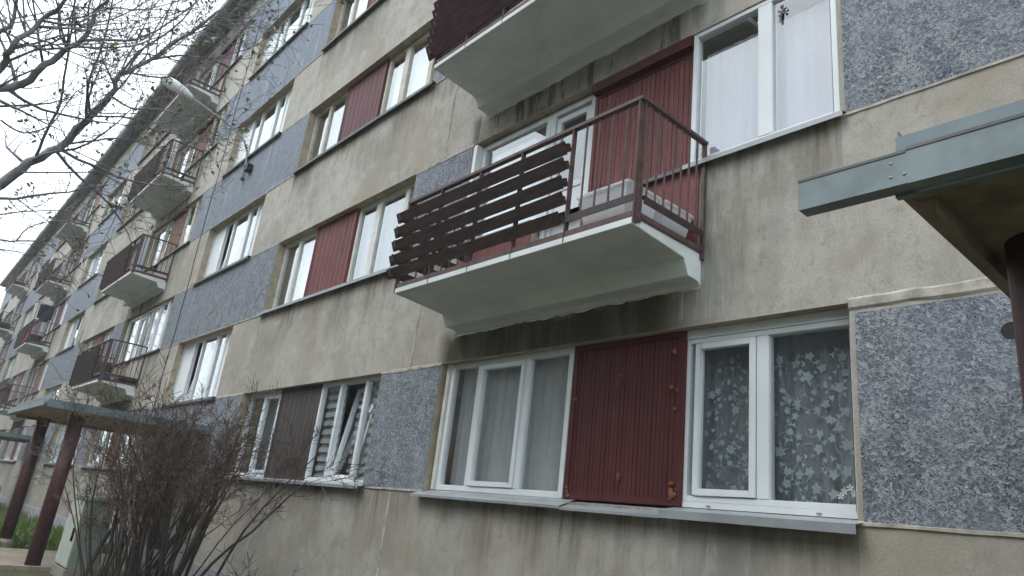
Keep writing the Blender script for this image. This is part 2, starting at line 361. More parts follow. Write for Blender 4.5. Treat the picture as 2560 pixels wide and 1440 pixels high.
rg = random.Random(5)
mb = MB()
for i in range(5200):
    x = -14 - rg.random()**1.6*26; y = -rg.random()*2.4-.03
    if rg.random() < .2 : continue
    h = rg.uniform(.07, .24); a = rg.uniform(0, 6.28); w = rg.uniform(.008, .016)
    dx, dy = math.cos(a)*w, math.sin(a)*w; lx, ly = rg.gauss(0, .06), rg.gauss(0, .06)
    mb.face([(x-dx, y-dy, GZ), (x+dx, y+dy, GZ), (x+dx*.7+lx*.4, y+dy*.7+ly*.4, GZ+h*.6), (x+lx, y+ly, GZ+h), (x-dx*.7+lx*.4, y-dy*.7+ly*.4, GZ+h*.6)])
tag(mb.build('grass', M['grass'], fix=False), 'bright spring grass growing along the foot of the wall', 'grass', kind='stuff')
mb = MB()
for i in range(260):
    x, y = rg.uniform(-16.5, -13.6), rg.uniform(-2.4, -.1); a = rg.uniform(0, 6.28); w = rg.uniform(.03, .07)
    c, s_ = math.cos(a)*w, math.sin(a)*w; z = GZ+rg.uniform(.01, .1)
    mb.face([(x-c, y-s_, z), (x+s_*.6, y-c*.6, z+.02), (x+c, y+s_, z+.01), (x-s_*.6, y+c*.6, z+.03)])
tag(mb.build('leaf_litter', M['litter'], fix=False), 'dry brown leaves lying in the grass by the entrance', 'leaves', kind='stuff')

# ================================================================== THE BLOCK
B = thing('apartment_building', 'long five storey panel block with slate panels, white windows and balconies', 'apartment block')
NSEC = 4
XL, XR = -NSEC*P-1.0, 9.0
H = 2.7
ROOFZ = 13.78
ops = []                                   # openings: x0,x1,z0,z1
def zlev(r): return ZB+H*(r-1), ZT+H*(r-1)
for s in range(NSEC):
    o = -s*P
    for r in range(1, 6):
        zb, zt = zlev(r)
        ops.append((o-9.84, o-5.56, zb, zt))
        if r == 1: ops.append((o-4.338, o, zb, zt))
        else: ops.append((o-4.338, o, zb, zt)); ops.append((o-3.12, o-2.44, zb-.82, zb))     # balcony door
        if r < 5: ops.append((o-14.275, o-11.14, zt, zt+1.365))
for r in range(1, 5): ops.append((1.39, 4.53, ZT+H*(r-1), ZT+H*(r-1)+1.365))
for s in range(-1, NSEC): ops.append((-s*P-13.45, -s*P-11.95, GZ+.05, 1.003-.002)) if s >= 0 else ops.append((2.2, 3.7, GZ+.05, 1.001))

WALLY = 0.0; DEEP = .34
xs = sorted({XL, XR} | {v for q in ops for v in q[:2]}); zs = sorted({GZ-.3, ROOFZ} | {v for q in ops for v in q[2:]})
xs = [x for i, x in enumerate(xs) if i == 0 or x-xs[i-1] > 1e-4]; zs = [z for i, z in enumerate(zs) if i == 0 or z-zs[i-1] > 1e-4]
mb = MB()
def in_open(x, z): return any(a < x < b and c < z < d for a, b, c, d in ops)
for i in range(len(zs)-1):
    run = None
    for j in range(len(xs)):
        solid = j < len(xs)-1 and not in_open((xs[j]+xs[j+1])/2, (zs[i]+zs[i+1])/2)
        if solid and run is None: run = xs[j]
        if not solid and run is not None:
            mb.face([(run, 0, zs[i]), (xs[j], 0, zs[i]), (xs[j], 0, zs[i+1]), (run, 0, zs[i+1])]); run = None
mb.cur = 1
for a, b, c, d in ops:
    mb.face([(a, 0, c), (a, 0, d), (a, DEEP, d), (a, DEEP, c)]); mb.face([(b, 0, c), (b, DEEP, c), (b, DEEP, d), (b, 0, d)])
    mb.face([(a, 0, d), (b, 0, d), (b, DEEP, d), (a, DEEP, d)]); mb.face([(a, 0, c), (a, DEEP, c), (b, DEEP, c), (b, 0, c)])
mb.cur = 0
mb.face([(XR, 0, GZ-.3), (XR, 11, GZ-.3), (XR, 11, ROOFZ), (XR, 0, ROOFZ)]); mb.face([(XL, 0, GZ-.3), (XL, 0, ROOFZ), (XL, 11, ROOFZ), (XL, 11, GZ-.3)])
mb.face([(XL, 11, GZ-.3), (XL, 11, ROOFZ), (XR, 11, ROOFZ), (XR, 11, GZ-.3)])
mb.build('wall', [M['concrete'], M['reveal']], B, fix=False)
# rooms behind the openings
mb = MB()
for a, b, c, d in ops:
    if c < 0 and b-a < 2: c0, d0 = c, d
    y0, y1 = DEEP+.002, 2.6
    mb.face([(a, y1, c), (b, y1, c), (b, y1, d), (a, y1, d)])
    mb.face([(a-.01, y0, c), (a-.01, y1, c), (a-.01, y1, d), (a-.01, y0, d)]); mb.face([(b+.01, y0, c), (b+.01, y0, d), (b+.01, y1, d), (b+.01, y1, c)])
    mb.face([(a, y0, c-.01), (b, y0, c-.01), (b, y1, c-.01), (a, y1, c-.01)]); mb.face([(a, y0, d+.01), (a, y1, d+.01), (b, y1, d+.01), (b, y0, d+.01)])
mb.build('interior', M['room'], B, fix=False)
# roof slab, eave, gutter
mb = MB(); mb.box(XL-.2, XR+.2, -.42, 11.2, ROOFZ, ROOFZ+.16)
rf = mb.build('roof', M['roofedge'], B)
mb = MB(); mb.prism_x([(-.53, ROOFZ+.02), (-.43, ROOFZ+.02), (-.43, ROOFZ+.1), (-.56, ROOFZ+.1)], XL-.2, XR+.2); mb.build('gutter', M['gutter'], rf)
mb = MB(); mb.box(XL, XR, -.05, -.003, GZ-.2, GZ+.3); mb.build('plinth', M['plinth'], B)

# slate panels, with uneven pale mortar round them
jr = random.Random(11)
def wobble(mb, p0, p1, w, y0, nrm):
    """mortar bead with uneven edges from p0 to p1 (x,z)"""
    L = math.hypot(p1[0]-p0[0], p1[1]-p0[1]); n = max(2, int(L/.12)); tx, tz = (p1[0]-p0[0])/L, (p1[1]-p0[1])/L
    pts = []
    for i in range(n+1):
        t = L*i/n; a = w*(.5+jr.uniform(-.1, .12)); b = w*(.5+jr.uniform(-.1, .12)); c = (p0[0]+tx*t, p0[1]+tz*t); y = y0*jr.uniform(.75, 1.2)
        pts.append(((c[0]-tz*a, -.001, c[1]+tx*a), (c[0]-tz*a*.6, y, c[1]+tx*a*.6), (c[0]+tz*b*.6, y, c[1]-tx*b*.6), (c[0]+tz*b, -.001, c[1]-tx*b)))
    for i in range(n):
        for k in range(3): mb.face([pts[i][k], pts[i+1][k], pts[i+1][k+1], pts[i][k+1]])
joints = MB()
def panel(x0, x1, z0, z1, hole=False, label=None):
    mb = MB(); i = .03
    mb.box(x0+(.02 if not hole else .035), x1-.012, -.007, .0-.0005, z0+.012, z1-(.03 if not hole else .075))
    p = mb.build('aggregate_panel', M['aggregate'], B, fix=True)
    wobble(joints, (x0, z1-.01), (x1, z1-.01), .045 if not hole else .085, -.012, 0)
    wobble(joints, (x0, z0), (x1, z0), .03, -.011, 0)
    return p
for s in range(-1, NSEC):
    o = -s*P
    for r in range(1, 6):
        zb, zt = zlev(r)
        if s >= 0: panel(o-5.56, o-4.338, zb, zt)
        if r == 1:
            if s == -1: panel(0, 2.18, zb, zt, True); panel(3.72, 5.83, zb, zt)
            else: panel(o-15.67, o-9.84, zb, zt)
        else: panel(o-15.67, o-9.84, zb, zt) if s >= 0 else panel(0, 5.83, zb, zt, r == 2)
    # spandrel joints
    if s >= 0:
        for r in range(0, 6):
            z0 = zlev(r)[1] if r else GZ+.3; z1 = zlev(r+1)[0] if r < 5 else ROOFZ
            wobble(joints, (o-4.96+jr.uniform(-.03, .03), z0+.03), (o-4.96+jr.uniform(-.03, .03), z1-.03), .035, -.008, 0)
            if 0 < r: wobble(joints, (o-15.0, z0+.02), (o-15.0, z1-.02), .02, -.006, 0); wobble(joints, (o-10.45, z0+.02), (o-10.45, z1-.02), .018, -.005, 0)
joints.build('mortar_joint', M['mortar'], B, fix=False)
mb = MB(); c = (.845, -.009, 2.045)                                  # round vent hole at the entrance
ring = [(c[0]+.048*math.cos(a*math.pi/12), c[1], c[2]+.048*math.sin(a*math.pi/12)) for a in range(24)]; mb.face(ring)
mb.build('vent_hole', M['black'], B, fix=False)

# ------------------------------------------------------------------ windows
def curtain(name, parent, x0, x1, z0, z1, y, mat, amp=.02, period=.11, seed=0):
    r = random.Random(seed); n = max(8, int((x1-x0)/.02)); mb = MB(); ph = r.uniform(0, 6)
    ys = [y+amp*math.sin(2*math.pi*(x0+(x1-x0)*i/n)/period+ph+.8*math.sin(i*.21))*(0.6+.4*math.sin(i*.083+ph)) for i in range(n+1)]
    for i in range(n):
        a = x0+(x1-x0)*i/n; b = x0+(x1-x0)*(i+1)/n
        mb.face([(a, ys[i], z0), (b, ys[i+1], z0), (b, ys[i+1], z1), (a, ys[i], z1)])
    return mb.build(name, mat, parent, smooth=True, fix=False)

def window(x0, x1, z0, z1, y, panes, fmat='pvc', fw=.055, depth=.07, sill=None, name='window', bev=0, seed=0, cur=None, sash_mat=None):
    """panes: (xa, xb, kind, zlow) - kinds fixed / sash / tilt / blank; the mesh of the window itself is its outer frame"""
    fr = MB(); y1 = y+depth
    fr.box(x0, x0+fw, y, y1, z0, z1); fr.box(x1-fw, x1, y, y1, z0, z1)
    fr.box(x0+fw, x1-fw, y, y1, z1-fw, z1); fr.box(x0+fw, x1-fw, y, y1, z0, z0+fw)
    ps = sorted(panes, key=lambda p: p[0])
    for a, b in zip(ps[:-1], ps[1:]): fr.box(a[1], b[0], y-.001, y1-.001, z0+fw, z1-fw)
    w = fr.build(name, M[fmat], B, bevel=bev)
    gl = MB()
    for p in ps:
        a, b, k = p[:3]; c, d = z0+fw, z1-fw
        if k == 'blank':
            q = MB(); q.box(a, b, y+.022, y+.04, c, d); q.build('blank_board', M['blank'], w); continue
        if k in ('sash', 'tilt'):
            sw = .05; q = MB(); yo = y-.012
            q.box(a+.004, a+sw, yo, yo+.055, c+.004, d-.004); q.box(b-sw, b-.004, yo, yo+.055, c+.004, d-.004)
            q.box(a+sw, b-sw, yo, yo+.055, d-sw, d-.004); q.box(a+sw, b-sw, yo, yo+.055, c+.004, c+sw)
            gp = [(a+sw, yo+.03, c+sw), (b-sw, yo+.03, c+sw), (b-sw, yo+.03, d-sw), (a+sw, yo+.03, d-sw)]
            if k == 'tilt':
                ang = math.radians(8.5); ca, sa = math.cos(ang), math.sin(ang); yb = yo+.06
                f = lambda P_: (P_[0], yb+(P_[1]-yo)*ca+(P_[2]-c)*sa, c+.004+(P_[2]-c)*ca-(P_[1]-yo)*sa)
                q.v = [f(t) for t in q.v]; gp = [f(t) for t in gp]
            q.build('sash', M[sash_mat or fmat], w, bevel=bev); gl.face(gp)
        else:
            gl.face([(a, y+.03, c), (b, y+.03, c), (b, y+.03, d), (a, y+.03, d)])
    gl.build('glass', M['glass'], w, fix=False)
    if cur:
        for i, (ct, a, b, za, zc, mt, *am) in enumerate(cur): curtain(ct, w, a, b, za, zc, y+.14+.03*i, M[mt], *(am or [.024]), seed=seed+i)
    return w

def sill(x0, x1, z, y0, mat, drop=.045, proj=.075, tilt=.02, bev=0):
    """sheet metal ledge with a turned-down lip"""
    t = .003
    mb = MB(); mb.prism_x([(y0, z), (-proj, z-tilt), (-proj, z-tilt-drop), (-proj+t, z-tilt-drop), (-proj+t, z-tilt-t), (y0, z-t)], x0, x1)
    return mb.build('window_sill', mat, B)

def boards(x0, x1, z0, z1, y, mat, trim=.045, name='infill_panel', label=None, bw=.0535, gap=.0035):
    mb = MB(); mb.box(x0, x1, y+.02, y+.04, z0, z1); x = x0+trim
    while x < x1-trim-.01:
        b = min(x+bw, x1-trim); mb.box(x+gap, b-gap, y+.002*math.sin(x*40), y+.019, z0+trim, z1-trim); x += bw
    mb.box(x0, x0+trim-.001, y-.012, y+.019, z0, z1); mb.box(x1-trim+.001, x1, y-.012, y+.019, z0, z1)
    mb.box(x0+trim, x1-trim, y-.012, y+.018, z1-trim+.001, z1); mb.box(x0+trim, x1-trim, y-.012, y+.018, z0, z0+trim-.001)
    p = mb.build(name, M[mat], B)
    if label: p['label'] = label
    return p

def balcony(o, r, slats=5, slat_w=.106, tilt=23, pitch=.157, slatmat='slat', z_first=.135, rail=True, gaps=True, solid=False, open_bars=True):
    zf = 2.905+H*(r-2)
    x0, x1, yf = o-4.15, o-1.10, -.84
    mb = MB()
    mb.prism_x([(yf, zf), (yf, zf-.052), (-.225, zf-.1), (-.165, zf-.222), (-.04, zf-.228), (-.002, zf-.262), (-.002, zf)], x0, x1)
    b = mb.build('balcony', M['whiteboard'], B, bevel=.003)
    mb = MB(); mb.box(x0+.03, x1-.03, yf+.025, -.004, zf+.001, zf+.048); mb.build('screed', M['rust_stain'], b)
    q = MB(); jj = random.Random(int(r*13-o)); xx = x0+.02; prev = .03
    while xx < x1-.02:
        nx = min(xx+jj.uniform(.012, .05), x1); h = max(.003, prev+jj.uniform(-.007, .007)); h = min(h, .03)
        q.face([(xx, -.0035, zf-.2625), (nx, -.0035, zf-.2625), (nx, -.0035, zf-.2625-h), (xx, -.0035, zf-.2625-prev)]); xx, prev = nx, h
    q.build('paint_edge', M['whiteboard'], b, fix=False)
    # steel railing
    mb = MB(); zt = zf+.955; zl = zf+.175; e = .0
    xr = x1+.012; xl = x0-.012; yr = yf+.02
    mb.box(xl-.02, xr+.02, yr-.025, yr+.025, zt, zt+.028)
    mb.box(xr-.02, xr+.025, yr+.0255, -.0, zt, zt+.026); mb.box(xl-.025, xl+.02, yr+.0255, 0, zt, zt+.026)
    for x in (xl, xl+.585, xl+1.19, xl+1.77, xl+2.385, xr-.012):
        mb.box(x-.006, x+.006, yr-.022, yr+.022, zf-.045, zt)
    mb.box(xr-.006, xr+.008, yr+.024, yr+.05, zf-.03, zt)
    for y in (-.012,): mb.box(xr-.015, xr+.015, y-.02, y+.01, zf-.05, zt); mb.box(xl-.015, xl+.015, y-.02, y+.01, zf-.03, zt)
    mb.box(xl, xr, yr-.02, yr-.017, zf-.03, zf-.005) if False else None
    mb.box(x0+.02, x1-.02, yr-.016, yr-.012, zf+.004, zf+.05)
    mb.box(xr-.004, xr+.004, yr+.06, -.03, zf+.006, zf+.05)
    n = 7
    for i in range(1, n+1):
        y = yr+(-.02-yr)*i/(n+1); mb.tube([(xr, y, zl+.012), (xr, y, zt)], .0085, 6)
        mb.tube([(xl, y, zl+.012), (xl, y, zt)], .0085, 6)
    if open_bars:
        xa = xl+2.385
        k = 5
        for i in range(1, k): x = xa+(xr-xa)*i/k; mb.tube([(x, yr, zl+.012), (x, yr, zt)], .0085, 6)
    mb.build('railing', M['steel'], b)
    mb = MB()
    mb.box(xl+2.385+.007, xr-.02, yr-.02, yr+.02, zl, zl+.008); mb.box(xl+2.385+.007, xr-.02, yr-.024, yr-.018, zl-.055, zl-.0005)
    mb.box(xr-.02, xr+.022, yr+.051, -.035, zl, zl+.008); mb.box(xr+.018, xr+.024, yr+.051, -.035, zl-.055, zl-.0005)
    mb.build('bottom_rail', M['darksteel'], b)
    # slat screen
    if slats:
        rs = random.Random(int(1000+o*7+r*31)); mb = MB(); ta = math.radians(tilt)
        for i in range(slats):
            zc = zf+z_first+.03+pitch*i
            dy, dz = -math.sin(ta)*slat_w/2, math.cos(ta)*slat_w/2
            xa, xb = xl-.13, xl+2.36+rs.uniform(-.02, .02)
            sag = rs.uniform(-.008, .008)
            mb.obox(((xa+xb)/2, yr-.05, zc), ((xb-xa)/2, 0, sag), (0, dy, dz), (0, math.cos(ta)*.009, math.sin(ta)*.009))
            # return along the left side
            mb.obox((xl-.055, (yr-.06-.03)/2, zc+.004), (0, (-.03-(yr-.1))/2, 0), (dy, 0, dz), (math.cos(ta)*.009, 0, math.sin(ta)*.009))
            for x in (xl+.02, xl+.6, xl+1.205, xl+1.785, xl+2.37):       # notched wooden brackets behind each slat
                mb.obox((x-.012, yr-.034, zc-.004), (.016, 0, 0), (0, .014, .004), (0, -.01, .03))
        if solid:
            mb.box(xl+.0, xl+2.33, yr+.025, yr+.03, zf+.12, zf+z_first+pitch*slats)
        mb.build('slat_screen', M[slatmat], b)
    return b

def zebra_blind(parent, x0, x1, z0, z1, y, tiltk=0):
    mb = MB(); z = z0; i = 0
    while z < z1:
        mb.box(x0, x1, y, y+.002, z, min(z+.062, z1)); z += .118
    mb.build('striped_blind', M['zebra'], parent)
    q = MB(); q.face([(x0, y+.02, z0), (x1, y+.02, z0), (x1, y+.02, z1), (x0, y+.02, z1)]); q.build('blind_backing', M['greycurt'], parent, fix=False)

def lace_curtain(parent, x0, x1, z0, z1, y):
    r = random.Random(3); mb = MB()
    def leafstar(cx, cz, s, rot, n, inner=.42):
        pts = []
        for k in range(n*2):
            a = rot+math.pi*k/n; q = s*(1 if k % 2 == 0 else inner)*r.uniform(.8, 1.15); w = .8 if rot > 3 else 1.05; pts.append((cx+q*math.cos(a)*w, y+.012*math.sin(cx*34+q*math.cos(a)*34), cz+q*math.sin(a)))
        mb.face(pts)
    fold = lambda x: y+.012*math.sin(x*34)+.006*math.sin(x*13)
    x = x0+.06; col = 0
    while x < x1-.03:
        z = z0+.03+(.07 if col % 2 else 0)
        while z < z1-.04:
            px, pz = x+r.uniform(-.035, .035), z+r.uniform(-.03, .03); s = r.uniform(.022, .05)
            if x0+.03 < px < x1-.03:
                leafstar(px, pz, s, r.uniform(0, 6), 5 if r.random() < .75 else 7, .55)
                for k in range(r.choice((1, 2, 3))):
                    a = r.uniform(0, 6.28); leafstar(px+math.cos(a)*.06, pz+math.sin(a)*.055, r.uniform(.018, .028), a, 3, .35)
                pv = [(px, y+.004, pz)]; a = r.uniform(0, 6.28)
                for k in range(6):
                    a += r.uniform(-.7, .7); pv.append((pv[-1][0]+math.cos(a)*.022, y+.004, pv[-1][2]+math.sin(a)*.022))
                mb.tube(pv, .0022, 3)
            z += .125
        x += .1; col += 1
    return mb.build('lace_pattern', M['lace'], parent, fix=False)

wr = random.Random(77)
def stair_window(o, r):
    zb = ZT+H*(r-1); zt = zb+1.365; a = o-14.275; 
    kinds = [('blank', .02, .66), ('tilt', .72, 1.17), ('fixed', 1.22, 1.98), ('fixed', 2.10, 2.46), ('blank', 2.52, 3.11)]
    if wr.random() < .4: kinds[1] = ('sash',)+kinds[1][1:]
    if r in (1, 2) : kinds[1] = ('tilt',)+kinds[1][1:]
    if r == 3 and o == 0: kinds[1] = ('fixed',)+kinds[1][1:]
    w = window(a, o-11.14, zb+.03, zt, .13, [(a+p[1]+.035, a+p[2]+.02, p[0]) for p in kinds], fw=.04, seed=int(50+r-o))
    sill(a-.06, o-11.10, zb+.028, .13, M['darksill'], drop=.05, proj=.07)
    return w

STYLES = ['pvc', 'pvc', 'oldwhite', 'cream']
REDS = {0: 'maroon', 1: 'rust'}
for s in range(NSEC):
    o = -s*P
    for r in range(1, 6):
        zb, zt = zlev(r); near = s == 0 and r <= 2
        if s == 0 and r == 5: rows = ()
        bev = .004 if near else 0
        # ---------------- flat 2 : two panes | boards | three panes
        st = 'pvc' if (s, r) == (0, 1) else 'oldwhite' if (s, r) == (0, 2) else 'cream' if s == 0 else wr.choice(STYLES)
        zz = zb+.03
        w = window(o-9.84, o-8.56, zz, zt, .13, [(o-9.78, o-9.27, 'fixed'), (o-9.19, o-8.62, 'sash' if st == 'pvc' else 'fixed')], st, fw=.06, seed=r*9+s, bev=bev,
                   cur=[('curtain', o-9.3, o-8.6, zz, zt, 'greycurt' if r == 1 else wr.choice(('whitecurt', 'sheer', 'greycurt')))] if wr.random() < .8 else None)
        tone = 'brownboard' if (s, r) == (0, 1) else 'red' if (s, r) == (0, 2) else 'maroon' if s == 0 else wr.choice(('rust', 'red', 'maroon', 'maroon'))
        boards(o-8.545, o-7.255, zz, zt, .10, tone, label={'brownboard': 'dark grey-brown board panel between ground floor windows'}.get(tone) if near else None)
        if (s, r) == (0, 1):
            w = window(o-7.24, o-5.56, zz, zt, .09, [(o-7.18, o-6.72, 'fixed'), (o-6.66, o-6.06, 'tilt'), (o-6.0, o-5.62, 'fixed')], 'pvc', fw=.05, bev=bev)
            zebra_blind(w, o-7.19, o-6.70, zz+.03, zt-.03, .19); zebra_blind(w, o-5.99, o-5.6, zz+.03, zt-.03, .19); zebra_blind(w, o-6.6, o-6.1, zz+.03, zt-.03, .335)
        else:
            window(o-7.24, o-5.56, zz, zt, .13, [(o-7.17, o-6.74, 'fixed'), (o-6.60, o-5.98, 'sash' if st == 'pvc' else 'fixed'), (o-5.88, o-5.62, 'fixed')], st, fw=.06, bev=bev, seed=r*5+s,
                   cur=[('curtain', o-7.2, o-5.6, zz, zt, wr.choice(('whitecurt', 'sheer', 'greycurt')) if (s, r) != (0, 2) else 'greycurt')])
        if (s, r) == (0, 1):
            sill(o-9.9, o-7.3, zb+.03, .09, M['sill'], drop=.03, proj=.09, tilt=.03); sill(o-7.299, o-5.50, zb+.03, .09, M['sill'], drop=.032, proj=.095, tilt=.03)
        else:
            sill(o-9.9, o-5.45, zb+.028, .13, M['sill' if (s, r) == (0, 2) else 'darksill'], drop=.045, proj=.075)
        # ---------------- flat 1 : (door) | boards | two panes
        tone = 'darkred' if (s, r) == (0, 1) else 'red' if s == 0 else wr.choice(('rust', 'rust', 'red', 'maroon'))
        yb = .085 if r == 1 else .07
        if (s, r) == (1, 2): bp = window(o-2.435, o-1.265, zz, zt-.02, .07, [(o-2.37, o-1.9, 'fixed'), (o-1.84, o-1.33, 'fixed')], 'oldwhite', cur=[('curtain', o-2.4, o-1.3, zz, zt-.02, 'sheer')])
        else: bp = boards(o-2.435, o-1.265, zz, zt-(.0 if r == 1 else .11), yb, tone, trim=.05 if r == 1 else .04, bw=.041 if (s, r) == (0, 1) else .0535, gap=.0022 if (s, r) == (0, 1) else .0035)
        if (s, r) == (0, 1):
            bp['label'] = 'dark red board panel with blobs of orange foam at its corners'
            fb = MB(); fr_ = random.Random(4)
            for fx, fz, n in ((-2.39, 1.08, 6), (-1.86, 1.22, 4), (-1.345, 1.10, 9), (-1.35, 1.19, 4), (-1.89, 2.05, 2), (-1.92, 1.96, 3), (-1.35, 1.9, 3), (-1.36, 2.19, 3), (-2.38, 1.85, 2), (-2.36, 2.15, 1), (-1.345, 1.75, 1)):
                for k in range(n): fb.blob((fx+fr_.gauss(0, .012), yb-.012, fz+fr_.gauss(0, .022)), fr_.uniform(.008, .02), (1, .8, 1), 8, 5, fr_, .15)
            fb.build('foam_blob', M['foam'], bp, smooth=True)
        elif r > 1 and (s, r) != (1, 2):
            mb = MB(); mb.box(o-2.435, o-1.265, -.012, .12, zt-.108, zt-.003); mb.build('head_board', M['darkred'], bp)
        if (s, r) == (0, 1):
            w = window(-1.278, -.002, zz+.04, zt-.07, .095, [(-1.19, -.69, 'sash'), (-.60, -.045, 'fixed')], 'pvc', fw=.042, depth=.08, bev=bev)
            mb = MB(); mb.box(-1.278, -.002, .088, .17, zt-.069, zt-.002); mb.build('head_trim', M['pvc'], w)
            mb = MB(); mb.box(-1.278, -.002, .092, .175, zz+.0005, zz+.0395); mb.build('foot_trim', M['pvc'], w)
            curtain('curtain', w, -1.24, -.03, zz, zt-.08, .275, M['greycurt'], .025, .16, 5)
            lace_curtain(w, -1.22, -.04, zz+.02, zt-.2, .235)
            curtain('drape', w, -.95, -.78, zz, zt, .33, M['beigecurt'], .02, .09, 8); curtain('drape', w, -.24, -.04, zz, zt, .33, M['beigecurt'], .02, .08, 9)
            mb = MB()
            for x in (-1.05, -.27): mb.box(x-.016, x+.016, .085, .0915, zz+.014, zz+.022)
            mb.build('drain_cap', M['sill'], w)
            w = window(-4.26, -2.455, zz, zt, .085, [(-4.205, -3.80, 'fixed'), (-3.745, -3.08, 'sash'), (-3.02, -2.515, 'fixed')], 'pvc', fw=.055, bev=bev,
                       cur=[('curtain', -3.80, -2.5, zz, zt, 'sheer'), ('curtain', -4.22, -3.98, zz, zt, 'sheer')], seed=3)
            curtain('drape', w, -3.5, -2.9, zz, zt, .3, M['beigecurt'], .03, .13, 2)
            mb = MB(); mb.box(-4.31, -4.262, .06, .16, zz, zt); mb.build('edge_strip', M['oldwhite'], w)
            sill(-4.42, -2.30, zb+.028, .085, M['sill'], drop=.022, proj=.10, tilt=.065); sill(-2.297, -1.33, zb+.012, .085, M['sill'], drop=.02, proj=.095, tilt=.06)
            sill(-1.327, .03, zb+.026, .095, M['sill'], drop=.055, proj=.105, tilt=.035)
        elif r == 1:
            st = wr.choice(STYLES[:3])
            window(o-4.33, o-2.455, zz, zt, .1, [(o-4.27, o-3.8, 'fixed'), (o-3.74, o-3.08, 'sash'), (o-3.02, o-2.515, 'fixed')], st, cur=[('curtain', o-4.25, o-2.5, zz, zt, wr.choice(('sheer', 'whitecurt', 'greycurt')))], seed=r+s)
            window(o-1.25, o-.01, zz, zt, .06, [(o-1.19, o-.645, 'sash'), (o-.555, o-.07, 'fixed')], st, cur=[('curtain', o-1.2, o-.05, zz, zt, wr.choice(('sheer', 'whitecurt')))], seed=r+s)
            sill(o-4.4, o+.04, zb+.028, .1, M['sill'], proj=.08)
        else:
            st = 'pvc' if (s, r) == (0, 2) else 'oldwhite' if s == 0 else wr.choice(STYLES)
            w = window(o-1.25, o-.005, zz, zt, .012 if s == 0 else .07, [(o-1.18, o-.635, 'fixed'), (o-.515, o-.05, 'fixed')], st, fw=.045, depth=.08, bev=bev,
                       cur=[('curtain', o-1.2, o-.03, zz, zt-(.16 if (s, r) == (0, 2) else 0), 'lav' if (s, r) == (0, 2) else wr.choice(('whitecurt', 'sheer')), .006 if (s, r) == (0, 2) else .02)], seed=r+s*3)
            sill(o-1.27, o+.035, zb+.03, .012 if s == 0 else .07, M['sill' if (s, r) == (0, 2) else 'darksill'], drop=.04, proj=.06)
            # window beside the balcony door
            w = window(o-4.27, o-3.10, zz, zt-.02, .09, [(o-4.20, o-3.19, 'fixed')], st, fw=.065, bev=bev,
                       cur=[('curtain', o-4.2, o-3.15, zz, zt, wr.choice(('whitecurt', 'sheer')))], seed=r+s)
            if (s, r) == (0, 2):
                mb = MB(); mb.box(-4.33, -4.272, .0005, .17, zz, zt-.02); mb.build('edge_strip', M['blank'], w)
                mb = MB(); mb.face([(-4.12, .16, zz+.02), (-3.25, .16, zz+.02), (-3.25, .16, zt-.32), (-3.42, .16, zt-.17), (-4.12, .16, zt-.17)]); mb.build('white_blind', M['blank'], w, fix=False)
            zd = zb-.80
            q = MB(); d0, d1 = o-3.098, o-2.445
            q.box(d0, d0+.07, .09, .16, zd, zt-.02); q.box(d1-.075, d1, .09, .16, zd, zt-.02); q.box(d0+.07, d1-.075, .09, .16, zt-.085, zt-.02); q.box(d0+.07, d1-.075, .09, .16, zd, zd+.05)
            dr = q.build('balcony_door', M[st], B, bevel=bev)
            q = MB(); e0, e1 = d0+.078, d1-.083
            q.box(e0, e0+.065, .105, .15, zd+.055, zt-.12); q.box(e1-.065, e1, .105, .15, zd+.055, zt-.12); q.box(e0+.065, e1-.065, .105, .15, zt-.185, zt-.12)
            q.box(e0+.065, e1-.065, .105, .15, zb+.32, zb+.39); q.box(e0+.065, e1-.065, .115, .145, zd+.056, zb+.319)
            q.build('door_leaf', M[st], dr, bevel=bev)
            q = MB(); q.face([(e0+.065, .13, zb+.39), (e1-.065, .13, zb+.39), (e1-.065, .13, zt-.185), (e0+.065, .13, zt-.185)]); q.build('glass', M['glass'], dr, fix=False)
            # painted parapet behind the balcony
            for pa, pb in () if s else ((o-4.30, o-3.125), (o-2.435, o-1.14)):
                q = MB(); q.box(pa, pb, -.010, -.0015, zd-.02, zb-.002); q.build('parapet_cladding', M['red' if s == 0 else tone], B)
            sill(o-4.32, o-3.11, zb+.028, .09, M['sill'], drop=.03, proj=.05); sill(o-2.44, o-1.272, zb+.026, .07, M['darksill'], drop=.035, proj=.05)
            if s == 0 and r == 2: balcony(o, r)
            elif s == 0: balcony(o, r, 6, .165, 28, .125, 'slatred', .17, solid=True)
            elif (s, r) in ((2, 2), (2, 5), (1, 5)): balcony(o, r, 0)
            else: balcony(o, r, 6, .15, 22, .13, 'slat' if (s+r) % 2 else 'slatred', .1, solid=(r > 2))
        if r < 5: stair_window(o, r)
for r in range(1, 5):
    stair_window(P, r)
# stairwell doors under the canopies
for o in [-i*P for i in range(NSEC)]+[P]:
    mb = MB(); mb.box(o-13.44, o-11.96, .2, .26, GZ+.05, 1.0); mb.box(o-12.72, o-12.68, .18, .199, GZ+.06, .98)
    d = mb.build('entrance_door', M['maroon'], B)
    mb = MB(); mb.tube([(o-12.63, .19, .3), (o-12.63, .13, .3), (o-12.63, .13, .55), (o-12.63, .19, .55)], .012, 8); mb.build('handle', M['sill'], d)
# loose cable clipped down the wall
mb = MB(); pts = [(-14.78+.03*math.sin(z*1.7)+.012*math.sin(z*5.1), -.018, z) for z in [GZ+.4+i*.35 for i in range(38)]]
mb.tube(pts, .008, 6); c = mb.build('cable', M['black'], B, smooth=True)

